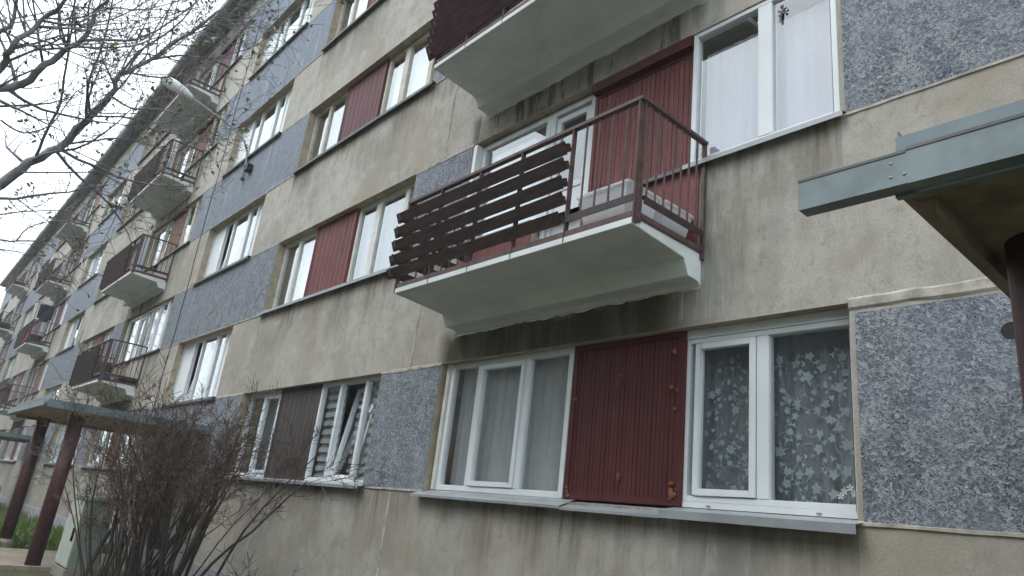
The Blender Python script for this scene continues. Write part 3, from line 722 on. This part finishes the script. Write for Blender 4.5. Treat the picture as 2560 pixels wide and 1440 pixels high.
# ================================================================== ENTRANCE CANOPIES
def canopy(cx, label, post_l=-1.6, post_r=1.45):
    t = thing('entrance_canopy', label, 'entrance canopy', (cx, -2.0, GZ), 'entrance canopies along the block')
    x0, x1, yf = cx-1.75, cx+1.76, -2.5; zt, zb = 1.80, 1.70
    mb = MB(); mb.box(x0+.002, x1-.02, yf+.02, -.012, zb+.004, zt-.004)
    mb.build('roof_slab', M['soffit'], t, bevel=.006)
    mb = MB(); mb.box(x1-.018, x1, yf+.02, -.012, zb-.012, zt+.012); mb.box(x0, x1, yf, yf+.0195, zb-.004, zt+.012)
    mb.box(x0+.002, x1-.005, yf+.022, yf+.036, zt+.013, zt+.088); mb.box(x0+.002, x0+.008, yf+.037, -.02, zt+.0135, zt+.05); mb.box(x0+.002, x0+.006, yf+.037, yf+.06, zt+.0505, zt+.115)
    mb.build('fascia', M['zinc2'], t)
    mb = MB()                                                        # underside stiffening angle round the edge
    mb.box(x0+.03, x0+.075, yf+.06, -.05, zb-.022, zb+.003); mb.box(x0+.0755, x0+.08, yf+.06, -.05, zb-.05, zb+.003); mb.build('edge_beam', M['soffit'], t)
    mb = MB(); mb.box(x1-.08, x1-.03, yf+.06, -.05, zb-.03, zb+.003); mb.build('edge_beam', M['soffit'], t)
    # box gutter along the front, running past the left end
    mb = MB(); g0 = x0-.24; ya, yb = yf-.052, yf-.004
    k = .003; z0, z1 = zb+.004, zt-.001
    mb.box(g0, x0+.05, ya, ya+k, z0, z1); mb.box(g0, x0+.05, ya+k, yb, z0, z0+k); mb.box(g0, x0+.05, yb, yb+k, z0, z1-.01)
    mb.box(g0, x0+.05, ya+k, ya+k+.009, z1-.003, z1); gap_shadow = MB(); gap_shadow.box(g0, x0+.05, ya-.002, ya-.0005, z1-.007, z1+.001); gap_shadow.box(x0+.051, x1, ya-.005, ya-.0035, z1-.003, z1+.006)
    z0 -= .003; z1 += .004; ya -= .003
    mb.box(x0+.051, x1, ya, ya+k, z0, z1); mb.box(x0+.051, x1, ya+k, yb, z0, z0+k); mb.box(x0+.051, x1, ya+k, ya+k+.009, z1-.003, z1)
    gt = mb.build('gutter', M['zinc'], t)
    gap_shadow.build('gap_shadow', M['darksill'], gt)  # dark strip along the rim, painting in the shadow gap above the gutter
    mb = MB()
    for x, z in ((x0+.01, z0+.03), (x0+.012, z0+.07), (x0+.043, z0+.03)):
        mb = MB(); mb.blob((x, ya+.003, z), .0045, (1, .6, 1), 8, 5); mb.build('rivet', M['sill'], gt, smooth=True)
    for px in (post_l, post_r):
        mb = MB(); mb.tube([(cx+px, -2.0, GZ+.05), (cx+px, -2.0, zb+.002)], .105, 24); p = mb.build('post', M['post'], t, smooth=False)
        p.data.polygons.foreach_set('use_smooth', [len(f.vertices) == 4 for f in p.data.polygons])
        if px < 0:
            mb = MB(); mb.tube([(cx+px, -2.0, GZ-.05), (cx+px, -2.0, GZ+.11), (cx+px, -2.0, GZ+.16)], [.17, .16, .125], 16); mb.build('footing', M['kerb'], p)
    return t
canopy(-12.65, 'blue-grey metal entrance canopy on dark red posts behind the bare bush')
canopy(2.95, 'nearest entrance canopy, its zinc gutter jutting in from the right edge', -1.53)
canopy(-12.65-P, 'far entrance canopy at the left edge, seen under the nearer canopy')

# ================================================================== UTILITY CABINET
t = thing('utility_cabinet', 'pale grey-green electrical cabinet with warning sign beside the bare bush', 'utility cabinet', (-10.4, -1.72, GZ))
cx0, cx1, cy0, cy1 = -10.75, -9.93, -1.80, -1.42
mb = MB(); mb.box(cx0, cx1, cy0, cy1, GZ+.14, .44); mb.build('body', M['cabinet2'], t, bevel=.01)
mb = MB(); mb.prism_x([(cy0-.03, .441), (cy0-.03, .465), ((cy0+cy1)/2, .51), (cy1+.03, .465), (cy1+.03, .441)], cx0-.03, cx1+.03); mb.build('top_cover', M['cabinet2'], t)
mb = MB(); mb.box(cx0+.012, cx1-.012, cy0-.022, cy0-.001, GZ+.16, .43); dr = mb.build('door', M['cabinet'], t, bevel=.005)
mb = MB(); mb.box(cx1-.12, cx1-.075, cy0-.05, cy0-.0225, -.12, .06); mb.build('handle', M['black'], dr, bevel=.006)
mb = MB(); z = .12; x = (cx0+cx1)/2+.08; mb.face([(x-.09, cy0-.0235, z), (x+.09, cy0-.0235, z), (x, cy0-.0235, z+.16)]); mb.build('warning_sign', M['yellow'], dr, fix=False)
mb = MB(); mb.box(cx0-.02, cx1+.02, cy0-.035, cy1+.02, GZ-.05, GZ+.139); mb.build('base', M['kerb'], t, bevel=.01)

# ================================================================== WALL LAMP
t = thing('wall_lamp', 'street lamp on a curved grey arm fixed below the third stairwell window', 'lamp', (-12.75, 0, 7.45))
xl = -12.75
arm = [(xl, -.05, 7.15), (xl, -.05, 7.55), (xl-.0, -.09, 7.85), (xl, -.2, 8.05), (xl, -.42, 8.22), (xl, -.8, 8.33), (xl, -1.25, 8.45), (xl, -1.5, 8.51)]
mb = MB(); mb.tube(arm, .022, 10); mb.build('arm', M['lampgrey'], t, smooth=True)
mb = MB()
for z in (7.2, 7.5): mb.box(xl-.05, xl+.05, -.085, -.008, z-.02, z+.02)
mb.build('bracket', M['darksill'], t)
mb = MB(); mb.box(xl+.22, xl+.42, -.13, -.008, 7.27, 7.42); mb.build('junction_box', M['black'], t, bevel=.01)
mb = MB(); hd = [(xl, -1.42, 8.5), (xl, -1.5, 8.52), (xl, -1.62, 8.55), (xl, -1.85, 8.60), (xl, -2.05, 8.63), (xl, -2.12, 8.635)]
mb.tube(hd, [.045, .06, .10, .12, .10, .03], 12); h = mb.build('lamp_head', M['lampwhite'], t, smooth=True)
mb = MB(); mb.blob((xl, -1.87, 8.53), .1, (.9, 1.9, .55), 12, 8); mb.build('lens', M['lampwhite'], h, smooth=True)

# ================================================================== THINGS ON BALCONIES
def bin_(x0, x1, y0, y1, z0, z1, label):
    t = thing('storage_bin', label, 'storage box', ((x0+x1)/2, (y0+y1)/2, z0), 'plastic bins on the near balcony')
    mb = MB(); s = .045; n = len(mb.v)
    mb.v += [(x0+s, y0+s, z0), (x1-s, y0+s, z0), (x1-s, y1-s, z0), (x0+s, y1-s, z0), (x0, y0, z1), (x1, y0, z1), (x1, y1, z1), (x0, y1, z1)]
    for f in ((3, 2, 1, 0), (0, 1, 5, 4), (1, 2, 6, 5), (2, 3, 7, 6), (3, 0, 4, 7)): mb.f.append(f); mb.m.append(0)
    mb.build('tub', M['bin'], t, bevel=.012)
    mb = MB(); mb.box(x0-.015, x1+.015, y0-.015, y1+.015, z1+.001, z1+.03); mb.box(x0+.04, x1-.04, y0+.04, y1-.04, z1+.0305, z1+.042); mb.build('lid', M['bin'], t, bevel=.006)
    return t
bin_(-1.72, -1.22, -.77, -.40, 2.956, 3.235, 'translucent plastic storage bin at the front corner of the near balcony')
bin_(-1.66, -1.18, -.37, -.02, 2.956, 3.215, 'second translucent storage bin, against the red wall of the near balcony')
def ball(x, y, z, r, lab):
    mb = MB(); mb.blob((x, y, z), r, (1, 1, 1), 14, 10)
    o = mb.build('ball', [M['blue'], M['ballred']], loc=(x, y, z-r), smooth=True)
    o.data.polygons.foreach_set('material_index', [1 if p.center.x < 0 else 0 for p in o.data.polygons]); tag(o, lab, 'ball')
ball(-P-1.35, -.66, 2.956+.09, .09, 'red and blue rubber ball on the lowest balcony above the bush')
mb = MB(); r_ = random.Random(9)
for k in range(9): mb.blob((-P-1.25+.06*r_.gauss(0, 1), -.28+.05*k-.15, 3.0), .075, (1.3, 1, .7), 8, 6, r_, .25)
tag(mb.build('bundle', M['navy'], loc=(-P-1.25, -.3, 2.956), smooth=True), 'dark cloth bundle lying on the lowest balcony above the bush', 'bundle')
x = -2*P-1.45; z = 2.956+H
mb = MB()
for i in range(14):
    a = x+.04*i-.3; b = a+.04
    mb.face([(a, -.875-.02*math.sin(i*1.3), z+.02), (b, -.875-.02*math.sin(i*1.3+1.3), z+.02), (b, -.85, z+.36+.03*math.sin(i)), (a, -.85, z+.36+.03*math.sin(i-1))])
tag(mb.build('blanket', M['redbox'], loc=(x, -.85, z), fix=False), 'small red blanket hung on the railing of a far balcony', 'blanket')
mb = MB(); mb.box(x+.2, x+.31, -.72, -.15, z+.001, z+.13); tag(mb.build('crate', M['teal'], loc=(x+.25, -.4, z), bevel=.02), 'teal plastic crate on the far balcony with the red blanket', 'crate')
x = -2*P-1.15; z = 2.956+H
mb = MB(); n = 9
for i in range(n):
    a, b = -.78+.06*i, -.72+.06*i
    q = lambda y, k: (x+.02*math.sin(y*21+k), y, 0)
    for k in range(6):
        z0, z1 = z+1.62-.12*k, z+1.5-.12*k
        if k == 5 and i in (0, 1, 7, 8): continue
        mb.face([(x+.03*math.sin(a*19+k), a, z0), (x+.03*math.sin(b*19+k), b, z0), (x+.03*math.sin(b*19+k+1), b, z1), (x+.03*math.sin(a*19+k+1), a, z1)])
tag(mb.build('coat', M['navy'], loc=(x, -.5, z+1), smooth=True, fix=False), 'dark coat hung out to air beside a far balcony', 'coat')
mb = MB(); mb.tube([(x, -1.0, z+1.66), (x, -.02, z+1.62)], .012, 6); mb.tube([(x, -.84, z+.9), (x, -.84, z+1.655)], .012, 6)
tag(mb.build('clothes_rail', M['steel'], loc=(x, -.5, z)), 'thin brown clothes rail above a far balcony, carrying a dark coat', 'clothes rail')
def planter(x, y, z, w, lab):
    t = thing('planter_box', lab, 'planter', (x, y, z), 'planters on the far left balcony')
    mb = MB(); mb.box(x-w/2, x+w/2, y-.09, y+.09, z, z+.16); mb.build('trough', M['wood'], t, bevel=.008)
    r = random.Random(int(x*10)); mb = MB()
    for k in range(420):
        px, py, pz = x+r.uniform(-w/2, w/2), y+r.gauss(0, .09), z+.12+abs(r.gauss(.1, .1)); a = r.uniform(0, 6.28); l = r.uniform(.04, .09); e = r.uniform(-.5, .7)
        dx, dy, dz = math.cos(a)*l, math.sin(a)*l, e*l
        mb.face([(px, py, pz), (px+dx*.5-dy*.25, py+dy*.5+dx*.25, pz+dz*.6), (px+dx, py+dy, pz+dz), (px+dx*.5+dy*.25, py+dy*.5-dx*.25, pz+dz*.4)])
    mb.build('foliage', M['leaf'], t, fix=False)
planter(-2*P-1.75, -.93, 3.70, 1.1, 'planter of dark green leaves on the far left balcony rail, nearer one')
planter(-2*P-3.1, -.93, 3.70, 1.1, 'planter of dark green leaves on the far left balcony rail, farther one')
# orchid standing behind the lace window
t = thing('orchid', 'white orchid with a thin stem standing behind the lace curtain window pane', 'house plant', (-.19, .19, ZB+.03))
mb = MB(); mb.tube([(-.19, .19, ZB+.002), (-.19, .19, ZB+.075)], [.02, .028], 12); mb.build('pot', M['cabinet2'], t, smooth=True)
mb = MB(); mb.tube([(-.19, .19, ZB+.075), (-.2, .185, ZB+.15), (-.17, .175, ZB+.2), (-.11, .17, ZB+.215)], .003, 5); mb.build('stem', M['leaf'], t)
mb = MB(); r = random.Random(2)
for fx, fz in ((-.11, .215), (-.145, .195), (-.085, .18), (-.17, .165)):
    for k in range(5):
        a = k*1.256+.3; mb.face([(fx, .17, ZB+fz), (fx+.016*math.cos(a-.5), .165, ZB+fz+.016*math.sin(a-.5)), (fx+.026*math.cos(a), .167, ZB+fz+.026*math.sin(a)), (fx+.016*math.cos(a+.5), .165, ZB+fz+.016*math.sin(a+.5))])
mb.build('flower', M['white'], t, fix=False)
mb = MB()
for k in range(6):
    a = k*1.05; mb.face([(-.19, .19, ZB+.075), (-.19+.04*math.cos(a)-.012*math.sin(a), .19+.02*math.sin(a), ZB+.105), (-.19+.085*math.cos(a), .19+.03*math.sin(a), ZB+.08), (-.19+.04*math.cos(a)+.012*math.sin(a), .19+.02*math.sin(a), ZB+.09)])
mb.build('leaf', M['leaf'], t, fix=False)
# dark ribbon stuck to the first floor pane
mb = MB(); cx, cz, yq = -.43, 4.86, .028
for k in range(5):
    a = k*1.256+.4; l = .05 if k % 2 else .036
    mb.face([(cx, yq, cz), (cx+l*math.cos(a-.35), yq-.004, cz+l*math.sin(a-.35)), (cx+l*1.1*math.cos(a), yq-.008, cz+l*1.1*math.sin(a)), (cx+l*math.cos(a+.35), yq-.004, cz+l*math.sin(a+.35))])
mb.face([(cx-.02, yq, cz), (cx+.0, yq-.004, cz), (cx-.012, yq-.004, cz-.11), (cx-.03, yq-.004, cz-.10)])
tag(mb.build('ribbon_bow', M['purple'], loc=(cx, yq, cz), fix=False), 'dark ribbon bow on the glass of the lavender curtained window', 'bow')

# ================================================================== TREES AND BUSHES
def vrand(r): 
    while True:
        v = Vector((r.uniform(-1, 1), r.uniform(-1, 1), r.uniform(-1, 1)))
        if .01 < v.length < 1: return v.normalized()

def grow(mbs, r, p, d, L, rad, depth, cfg, tips):
    """one bent shoot with side shoots; mbs = [thick, thin]"""
    n = max(3, min(7, int(L/.12))); pts = [p.copy()]; q = p.copy(); d = d.normalized()
    for i in range(n):
        d = (d + vrand(r)*cfg['bend'] + Vector((0, 0, cfg['up']))).normalized(); q = q + d*(L/n); pts.append(q.copy())
    rads = [max(cfg['rmin'], rad*(1-.75*i/n)) for i in range(n+1)]
    (mbs[0] if rad > cfg['thick'] else mbs[1]).tube(pts, rads, 7 if rad > .02 else 5 if rad > .008 else 3, cap=rad > .008)
    if depth > 0:
        k = cfg['kids'][-depth] if depth <= len(cfg['kids']) else 4
        for j in range(k):
            t = r.uniform(.18, .98)*n; i = min(n-1, int(t)); f = t-i
            bp = pts[i].lerp(pts[i+1], f); bd = (pts[i+1]-pts[i]).normalized()
            side = (vrand(r)); side = (side-bd*side.dot(bd)).normalized()
            nd = bd*r.uniform(.45, 1.0)+side*r.uniform(.5, 1.0)
            grow(mbs, r, bp, nd, L*r.uniform(*cfg['len']), max(cfg['rmin'], rads[i]*cfg['rk']), depth-1, cfg, tips)
    if depth <= 1: tips.append((pts[-1].copy(), d.copy()))
    return pts

def limb(mbs, r, pts, r0, r1, cfg, tips, kids, L, depth, skip=0):
    """hand-laid main limb, with side shoots"""
    P_ = [Vector(p) for p in pts]; out_ = [P_[0]]
    for a, b, c, e in zip([P_[0]]+P_[:-2], P_[:-1], P_[1:], P_[2:]+[P_[-1]]):
        for k in range(1, 4):
            t = k/3; out_.append(.5*((2*b)+(c-a)*t+(2*a-5*b+4*c-e)*t*t+(3*b-a-3*c+e)*t**3))
    out_ = [o+vrand(r)*r0*.35*(0 if i in (0,) else 1) for i, o in enumerate(out_)]
    n = len(out_); rads = [r0+(r1-r0)*i/(n-1) for i in range(n)]
    mbs[0].tube(out_, rads, 9)
    for j in range(kids):
        t = r.uniform(skip, .99)*(n-1); i = min(n-2, int(t)); bp = out_[i].lerp(out_[i+1], t-i); bd = (out_[i+1]-out_[i]).normalized()
        side = vrand(r); side = (side-bd*side.dot(bd)).normalized()
        grow(mbs, r, bp, bd*r.uniform(.3, .9)+side*r.uniform(.6, 1), r.uniform(*L), max(cfg['rmin'], min(.014, rads[i]*.45)), depth, cfg, tips)

def buds(mb, r, tips, prob, size):
    for p, d in tips:
        if r.random() > prob: continue
        for k in range(r.choice((2, 3, 4))):
            a = (d+vrand(r)*.8).normalized(); b = a.cross(vrand(r)).normalized(); s = size*r.uniform(.6, 1.4)
            mb.face([p, p+a*s*.55+b*s*.24, p+a*s, p+a*s*.55-b*s*.24])

# near tree: trunk stands just left of the picture, limbs reach towards the block
rt = random.Random(14)
t = thing('tree', 'nearest bare tree, budding branches reaching in from the top left corner', 'tree', (-5.60, -5.70, GZ))
th, tn, bd = MB(), MB(), MB(); tips = []
cfg = dict(bend=.2, up=.05, rmin=.0021, thick=.006, kids=[3, 4], len=(.35, .6), rk=.55)
LIMBS = [
    (0.075, 0.012, 26, (0.5, 1.2), 2, 0.05, [(-4.71, -4.92, 1.24), (-4.62, -4.54, 2.08), (-4.54, -4.16, 2.80), (-4.56, -4.03, 3.03), (-4.58, -3.88, 3.26), (-4.46, -3.78, 3.51), (-4.44, -3.68, 3.79), (-4.35, -3.67, 3.97), (-4.33, -3.52, 4.19), (-4.10, -3.30, 4.52), (-3.99, -3.13, 4.81)]),
    (0.06, 0.008, 20, (0.5, 1.1), 2, 0.1, [(-4.23, -4.97, 2.31), (-3.96, -4.71, 2.91), (-3.76, -4.37, 3.18), (-3.72, -4.26, 3.27), (-3.56, -4.19, 3.38), (-3.48, -4.11, 3.52), (-3.34, -4.05, 3.57), (-3.24, -4.04, 3.75), (-3.07, -4.01, 3.84), (-2.92, -4.05, 4.06)]),
    (0.02, 0.006, 10, (0.4, 0.8), 2, 0.1, [(-3.34, -4.05, 3.57), (-3.31, -3.94, 3.62), (-3.33, -3.76, 3.75), (-3.30, -3.60, 3.97), (-3.17, -3.43, 4.30)]),
    (0.045, 0.01, 18, (0.5, 1.0), 2, 0.1, [(-3.61, -4.75, 2.36), (-3.36, -4.48, 2.84), (-3.24, -4.40, 3.11), (-3.10, -4.39, 3.17), (-3.05, -4.35, 3.27), (-2.99, -4.29, 3.39), (-2.84, -4.24, 3.45), (-2.74, -4.22, 3.63)]),
    (0.03, 0.01, 10, (0.4, 0.9), 2, 0.1, [(-4.00, -4.67, 3.36), (-3.88, -4.49, 3.64), (-3.83, -4.44, 3.73), (-3.75, -4.47, 3.87), (-3.56, -4.49, 4.01)]),
    (0.016, 0.005, 10, (0.35, 0.8), 2, 0.1, [(-4.48, -3.80, 3.49), (-4.44, -3.74, 3.56), (-4.46, -3.46, 3.69), (-4.55, -3.32, 3.70), (-4.59, -3.09, 3.77), (-4.60, -2.81, 3.84), (-4.66, -2.65, 3.88)]),
    (0.016, 0.004, 9, (0.35, 0.8), 2, 0.1, [(-4.57, -3.88, 3.27), (-4.60, -3.66, 3.43), (-4.54, -3.48, 3.52), (-4.60, -3.28, 3.57), (-4.66, -3.10, 3.62), (-4.71, -2.92, 3.68)]),
    (0.012, 0.004, 8, (0.3, 0.7), 2, 0.1, [(-4.50, -4.08, 2.91), (-4.55, -3.82, 3.04), (-4.58, -3.56, 3.16), (-4.64, -3.31, 3.22), (-4.65, -3.22, 3.15)]),
    (0.012, 0.004, 6, (0.3, 0.6), 2, 0.1, [(-4.44, -4.22, 2.45), (-4.41, -4.10, 2.52), (-4.47, -3.89, 2.65), (-4.53, -3.69, 2.74), (-4.50, -3.42, 2.72)]),
    (0.014, 0.004, 6, (0.3, 0.6), 2, 0.1, [(-4.47, -4.18, 2.30), (-4.46, -4.04, 2.35), (-4.45, -3.95, 2.37), (-4.51, -3.90, 2.51), (-4.47, -3.75, 2.62), (-4.54, -3.58, 2.67)]),
    (0.012, 0.003, 5, (0.25, 0.5), 1, 0.2, [(-4.45, -3.95, 2.37), (-4.52, -3.77, 2.44), (-4.52, -3.61, 2.38), (-4.61, -3.37, 2.29)]),
    (0.02, 0.006, 12, (0.35, 0.8), 2, 0.1, [(-4.54, -4.01, 3.10), (-4.36, -4.01, 3.28), (-4.18, -4.00, 3.45), (-3.97, -4.06, 3.66), (-3.75, -4.12, 3.87), (-3.61, -4.19, 4.11)]),
    (0.018, 0.006, 12, (0.35, 0.8), 2, 0.1, [(-4.45, -3.80, 3.56), (-4.25, -3.87, 3.76), (-4.02, -3.88, 3.98), (-3.81, -3.92, 4.15), (-3.69, -3.97, 4.35)]),
    (0.018, 0.006, 6, (0.35, 0.8), 2, 0.1, [(-4.35, -3.67, 3.97), (-4.23, -3.61, 4.17), (-4.09, -3.47, 4.39), (-3.96, -3.39, 4.57), (-3.80, -3.37, 4.79)]),
    (0.016, 0.005, 6, (0.35, 0.8), 2, 0.1, [(-4.44, -3.68, 3.79), (-4.52, -3.49, 3.80), (-4.55, -3.28, 3.91), (-4.57, -3.01, 3.99), (-4.56, -2.75, 4.14)]),
    (0.016, 0.005, 5, (0.35, 0.8), 2, 0.1, [(-4.33, -3.52, 4.19), (-4.23, -3.31, 4.31), (-4.24, -3.09, 4.42), (-4.21, -2.88, 4.59), (-4.17, -2.71, 4.77)]),
    (0.014, 0.004, 4, (0.35, 0.7), 2, 0.1, [(-4.10, -3.30, 4.52), (-4.08, -3.14, 4.68), (-4.11, -2.93, 4.76), (-4.08, -2.75, 4.92)]),
    (0.014, 0.004, 8, (0.35, 0.7), 2, 0.1, [(-2.99, -4.30, 3.38), (-3.04, -4.13, 3.49), (-3.03, -4.00, 3.70), (-3.06, -3.80, 3.83), (-3.03, -3.61, 4.02)]),
    (0.012, 0.004, 8, (0.3, 0.6), 2, 0.1, [(-3.93, -4.30, 3.04), (-4.03, -4.15, 3.05), (-4.07, -4.01, 3.21), (-4.04, -3.94, 3.51), (-4.00, -3.76, 3.78)]),
]
for r0, r1, k, L, dp, sk, pts in LIMBS: limb([th, tn], rt, pts, r0*.6, r1*.75, cfg, tips, k, L, dp, sk)
th.tube([(-5.6, -5.7, GZ-.05), (-5.6, -5.7, .3), (-5.5, -5.65, 1.3), (-5.45, -5.6, 2.6), (-5.4, -5.5, 4.2)], [.17, .14, .125, .10, .07], 14)
th.tube([(-5.5, -5.62, 0.64), (-5.11, -5.27, 0.94), (-4.71, -4.92, 1.24)], [0.09, 0.0825, 0.075], 9)
th.tube([(-5.5, -5.62, 1.71), (-4.86, -5.30, 2.01), (-4.23, -4.97, 2.31)], [0.072, 0.066, 0.06], 9)
th.tube([(-5.5, -5.62, 1.76), (-4.56, -5.19, 2.06), (-3.61, -4.75, 2.36)], [0.054, 0.0495, 0.045], 9)
th.tube([(-5.5, -5.62, 2.76), (-4.75, -5.15, 3.06), (-4.00, -4.67, 3.36)], [0.036, 0.033, 0.03], 9)
buds(bd, rt, tips, .28, .036)
th.build('trunk', M['bark'], t, smooth=True, fix=False); tn.build('branches', M['twig'], t, fix=False); bd.build('buds', M['bud'], t, fix=False)
# bush in front of the ground floor: a fan of upright stems, twigs mostly near the ends
rb = random.Random(21)
t = thing('bush', 'large leafless brown bush with many upright stems before the ground floor', 'bush', (-7.9, -1.5, GZ))
th, tn = MB(), MB(); tips = []
cfg = dict(bend=.09, up=.03, rmin=.0028, thick=.007, kids=[4, 5], len=(.3, .6), rk=.55)
def stem(bx, by, dx, dy, L, rad, n_side, lo):
    p = Vector((bx, by, GZ-.03)); d = Vector((dx, dy, 1)).normalized(); pts = [p.copy()]; n = 8
    for i in range(n):
        d = (d+vrand(rb)*.15+Vector((0, 0, .03))).normalized(); p = p+d*L/n; pts.append(p.copy())
    rads = [rad*(1-.72*i/n) for i in range(n+1)]
    th.tube(pts, rads, 7)
    for k in range(n_side):
        f = rb.uniform(lo, 1)**.8*n; i = min(n-1, int(f)); bp = pts[i].lerp(pts[i+1], f-i); bd = (pts[i+1]-pts[i]).normalized()
        si = vrand(rb); si = (si-bd*si.dot(bd)).normalized()
        grow([th, tn], rb, bp, bd*rb.uniform(.8, 1.3)+si*rb.uniform(.35, .8), L*rb.uniform(.14, .34), max(.0036, rads[i]*.5), 2, cfg, tips)
for i in range(26):                                                   # thick mass at the left
    bx, by = -8.35+rb.gauss(0, .36), -1.5+rb.gauss(0, .22)
    stem(bx, by, (bx+8.5)*.35+rb.gauss(0, .1), (by+1.5)*.5+rb.gauss(0, .12), rb.uniform(1.7, 2.55), rb.uniform(.011, .024), 8, .35)
for i in range(22):                                                   # loose stems fanning to the right
    bx, by = -7.3+rb.gauss(0, .35), -1.45+rb.gauss(0, .18); q = rb.random()
    stem(bx, by, .12+.62*q+rb.gauss(0, .06), rb.gauss(0, .12), rb.uniform(1.6, 2.4), rb.uniform(.013, .028), 5, .45)
for i in range(9):
    stem(-9.4+rb.gauss(0, .2), -1.5+rb.gauss(0, .2), -.25-.35*rb.random(), rb.gauss(0, .1), rb.uniform(1.2, 2.0), rb.uniform(.009, .017), 6, .4)
for i in range(12):                                                   # old sawn-off stems
    bx, by = -7.9+rb.gauss(0, .6), -1.5+rb.gauss(0, .2)
    p = [Vector((bx, by, GZ-.03))]; d = Vector(((bx+8)*.4+rb.gauss(0, .1), rb.gauss(0, .12), 1)).normalized()
    for k in range(5): d = (d+vrand(rb)*.12).normalized(); p.append(p[-1]+d*rb.uniform(.2, .34))
    th.tube(p, [.032, .03, .028, .026, .025, .026], 8)
th.build('stem', M['shrubbark'], t, smooth=True, fix=False); tn.build('twig', M['shrubtwig'], t, fix=False)
t = thing('bush', 'low twiggy shrub at the bottom edge, right of the large bare bush', 'bush', (-5.3, -1.3, GZ))
th, tn = MB(), MB(); tips = []
cfg2 = dict(bend=.2, up=.05, rmin=.0025, thick=.005, kids=[4, 5], len=(.3, .5), rk=.55)
for i in range(26): grow([th, tn], rb, Vector((-5.3+rb.gauss(0, .16), -1.3+rb.gauss(0, .1), GZ-.03)), Vector((rb.gauss(0, .25), rb.gauss(0, .2), 1)), rb.uniform(.45, .78), .007, 2, cfg2, tips)
th.build('stem', M['shrubbark'], t, fix=False); tn.build('twig', M['shrubtwig'], t, fix=False)

# drooping birch far along the block
rt = random.Random(8); t = thing('birch_tree', 'far pale birch with fine drooping twigs at the left edge', 'tree', (-47, -6.5, GZ))
th, tn = MB(), MB(); tips = []
cfgb = dict(bend=.16, up=-.16, rmin=.006, thick=.02, kids=[5, 6, 7], len=(.4, .75), rk=.4)
trunk = [(-47, -6.5, GZ), (-47.1, -6.4, 5), (-46.8, -6.5, 10), (-47, -6.4, 15.5), (-47, -6.3, 19)]
th.tube(trunk, [.22, .19, .15, .09, .03], 10); tk = th.build('trunk', M['birchbark'], t, smooth=True); th = MB()
for i in range(26):
    z = rt.uniform(7, 18); a = rt.uniform(0, 6.28)
    grow([tn, tn], rt, Vector((-47, -6.4, z)), Vector((math.cos(a), math.sin(a), .55)), rt.uniform(2.2, 3.6), .035, 3, cfgb, tips)
tn.build('crown', M['birch'], t, fix=False)

# bare trees across the yard, behind the photographer (seen only in the glass)
def yard_tree(seed):
    r = random.Random(seed); t = thing('bare_tree', 'tall bare tree across the yard facing the block', 'tree', (0, 0, GZ), 'bare trees across the yard')
    th, tn = MB(), MB(); tips = []
    cf = dict(bend=.16, up=.02, rmin=.012, thick=.05, kids=[5, 5, 6], len=(.4, .65), rk=.5)
    tr = [Vector((0, 0, GZ)), Vector((.1, .05, 2)), Vector((0, .1, 4)), Vector((.1, 0, 6.5)), Vector((0, .1, 9))]
    th.tube(tr, [.22, .19, .16, .12, .06], 9)
    for i in range(16):
        z = r.uniform(2.2, 8.8); a = r.uniform(0, 6.28); grow([th, tn], r, Vector((.05, .05, z)), Vector((math.cos(a), math.sin(a), r.uniform(.5, 1.3))), r.uniform(2.2, 3.6), .06, 3, cf, tips)
    th.build('trunk', M['bark'], t, fix=False); tn.build('branches', M['twig'], t, fix=False); return t
yt = yard_tree(31)
ys = [(-9, -19), (-19, -21), (-29, -20), (-40, -22)]
for i, (x, y) in enumerate(ys):
    if i == 0: c = yt
    else:
        c = yt.copy(); COL.objects.link(c)
        for ch in list(yt.children): k = ch.copy(); COL.objects.link(k); k.parent = c
    c.location = (x, y, GZ); c.rotation_euler = (0, 0, i*1.3); c.scale = (1, 1, .85+.1*(i % 4))
rw = random.Random(6); mb = MB()
for i in range(90):
    x = -75+i*1.05+rw.uniform(-.4, .4); y = -25+rw.uniform(-2, 2); h = rw.uniform(14, 17)
    for k in range(300):
        z = GZ+h*rw.random(); w = .4+1.7*(1-(z-GZ)/h); a = rw.uniform(0, 6.28); c = Vector((x+w*math.cos(a), y+w*math.sin(a), z)); u, v = vrand(rw)*1.1, vrand(rw)*.85
        mb.face([c-u, c+v, c+u, c-v])
tag(mb.build('added_wood', M['treeline'], fix=False), 'unseen dark wood added across the yard to darken low sky and reflections', 'wood', kind='stuff')  # unseen wood added to block low sky and darken ground floor reflections

# ================================================================== thin damp air
mb = MB(); mb.box(-160, 60, -60, 40, GZ-1, 40)
hz = D.materials.new('damp_air'); hz.use_nodes = True; hn = hz.node_tree; hn.nodes.clear()
ho = hn.nodes.new('ShaderNodeOutputMaterial'); hv = hn.nodes.new('ShaderNodeVolumePrincipled'); hv.inputs['Color'].default_value = (.93, .96, 1, 1); hv.inputs['Density'].default_value = .0018
hn.links.new(hv.outputs[0], ho.inputs['Volume'])
tag(mb.build('haze', hz), 'thin pale damp air fading the far end of the block', 'haze', kind='stuff')
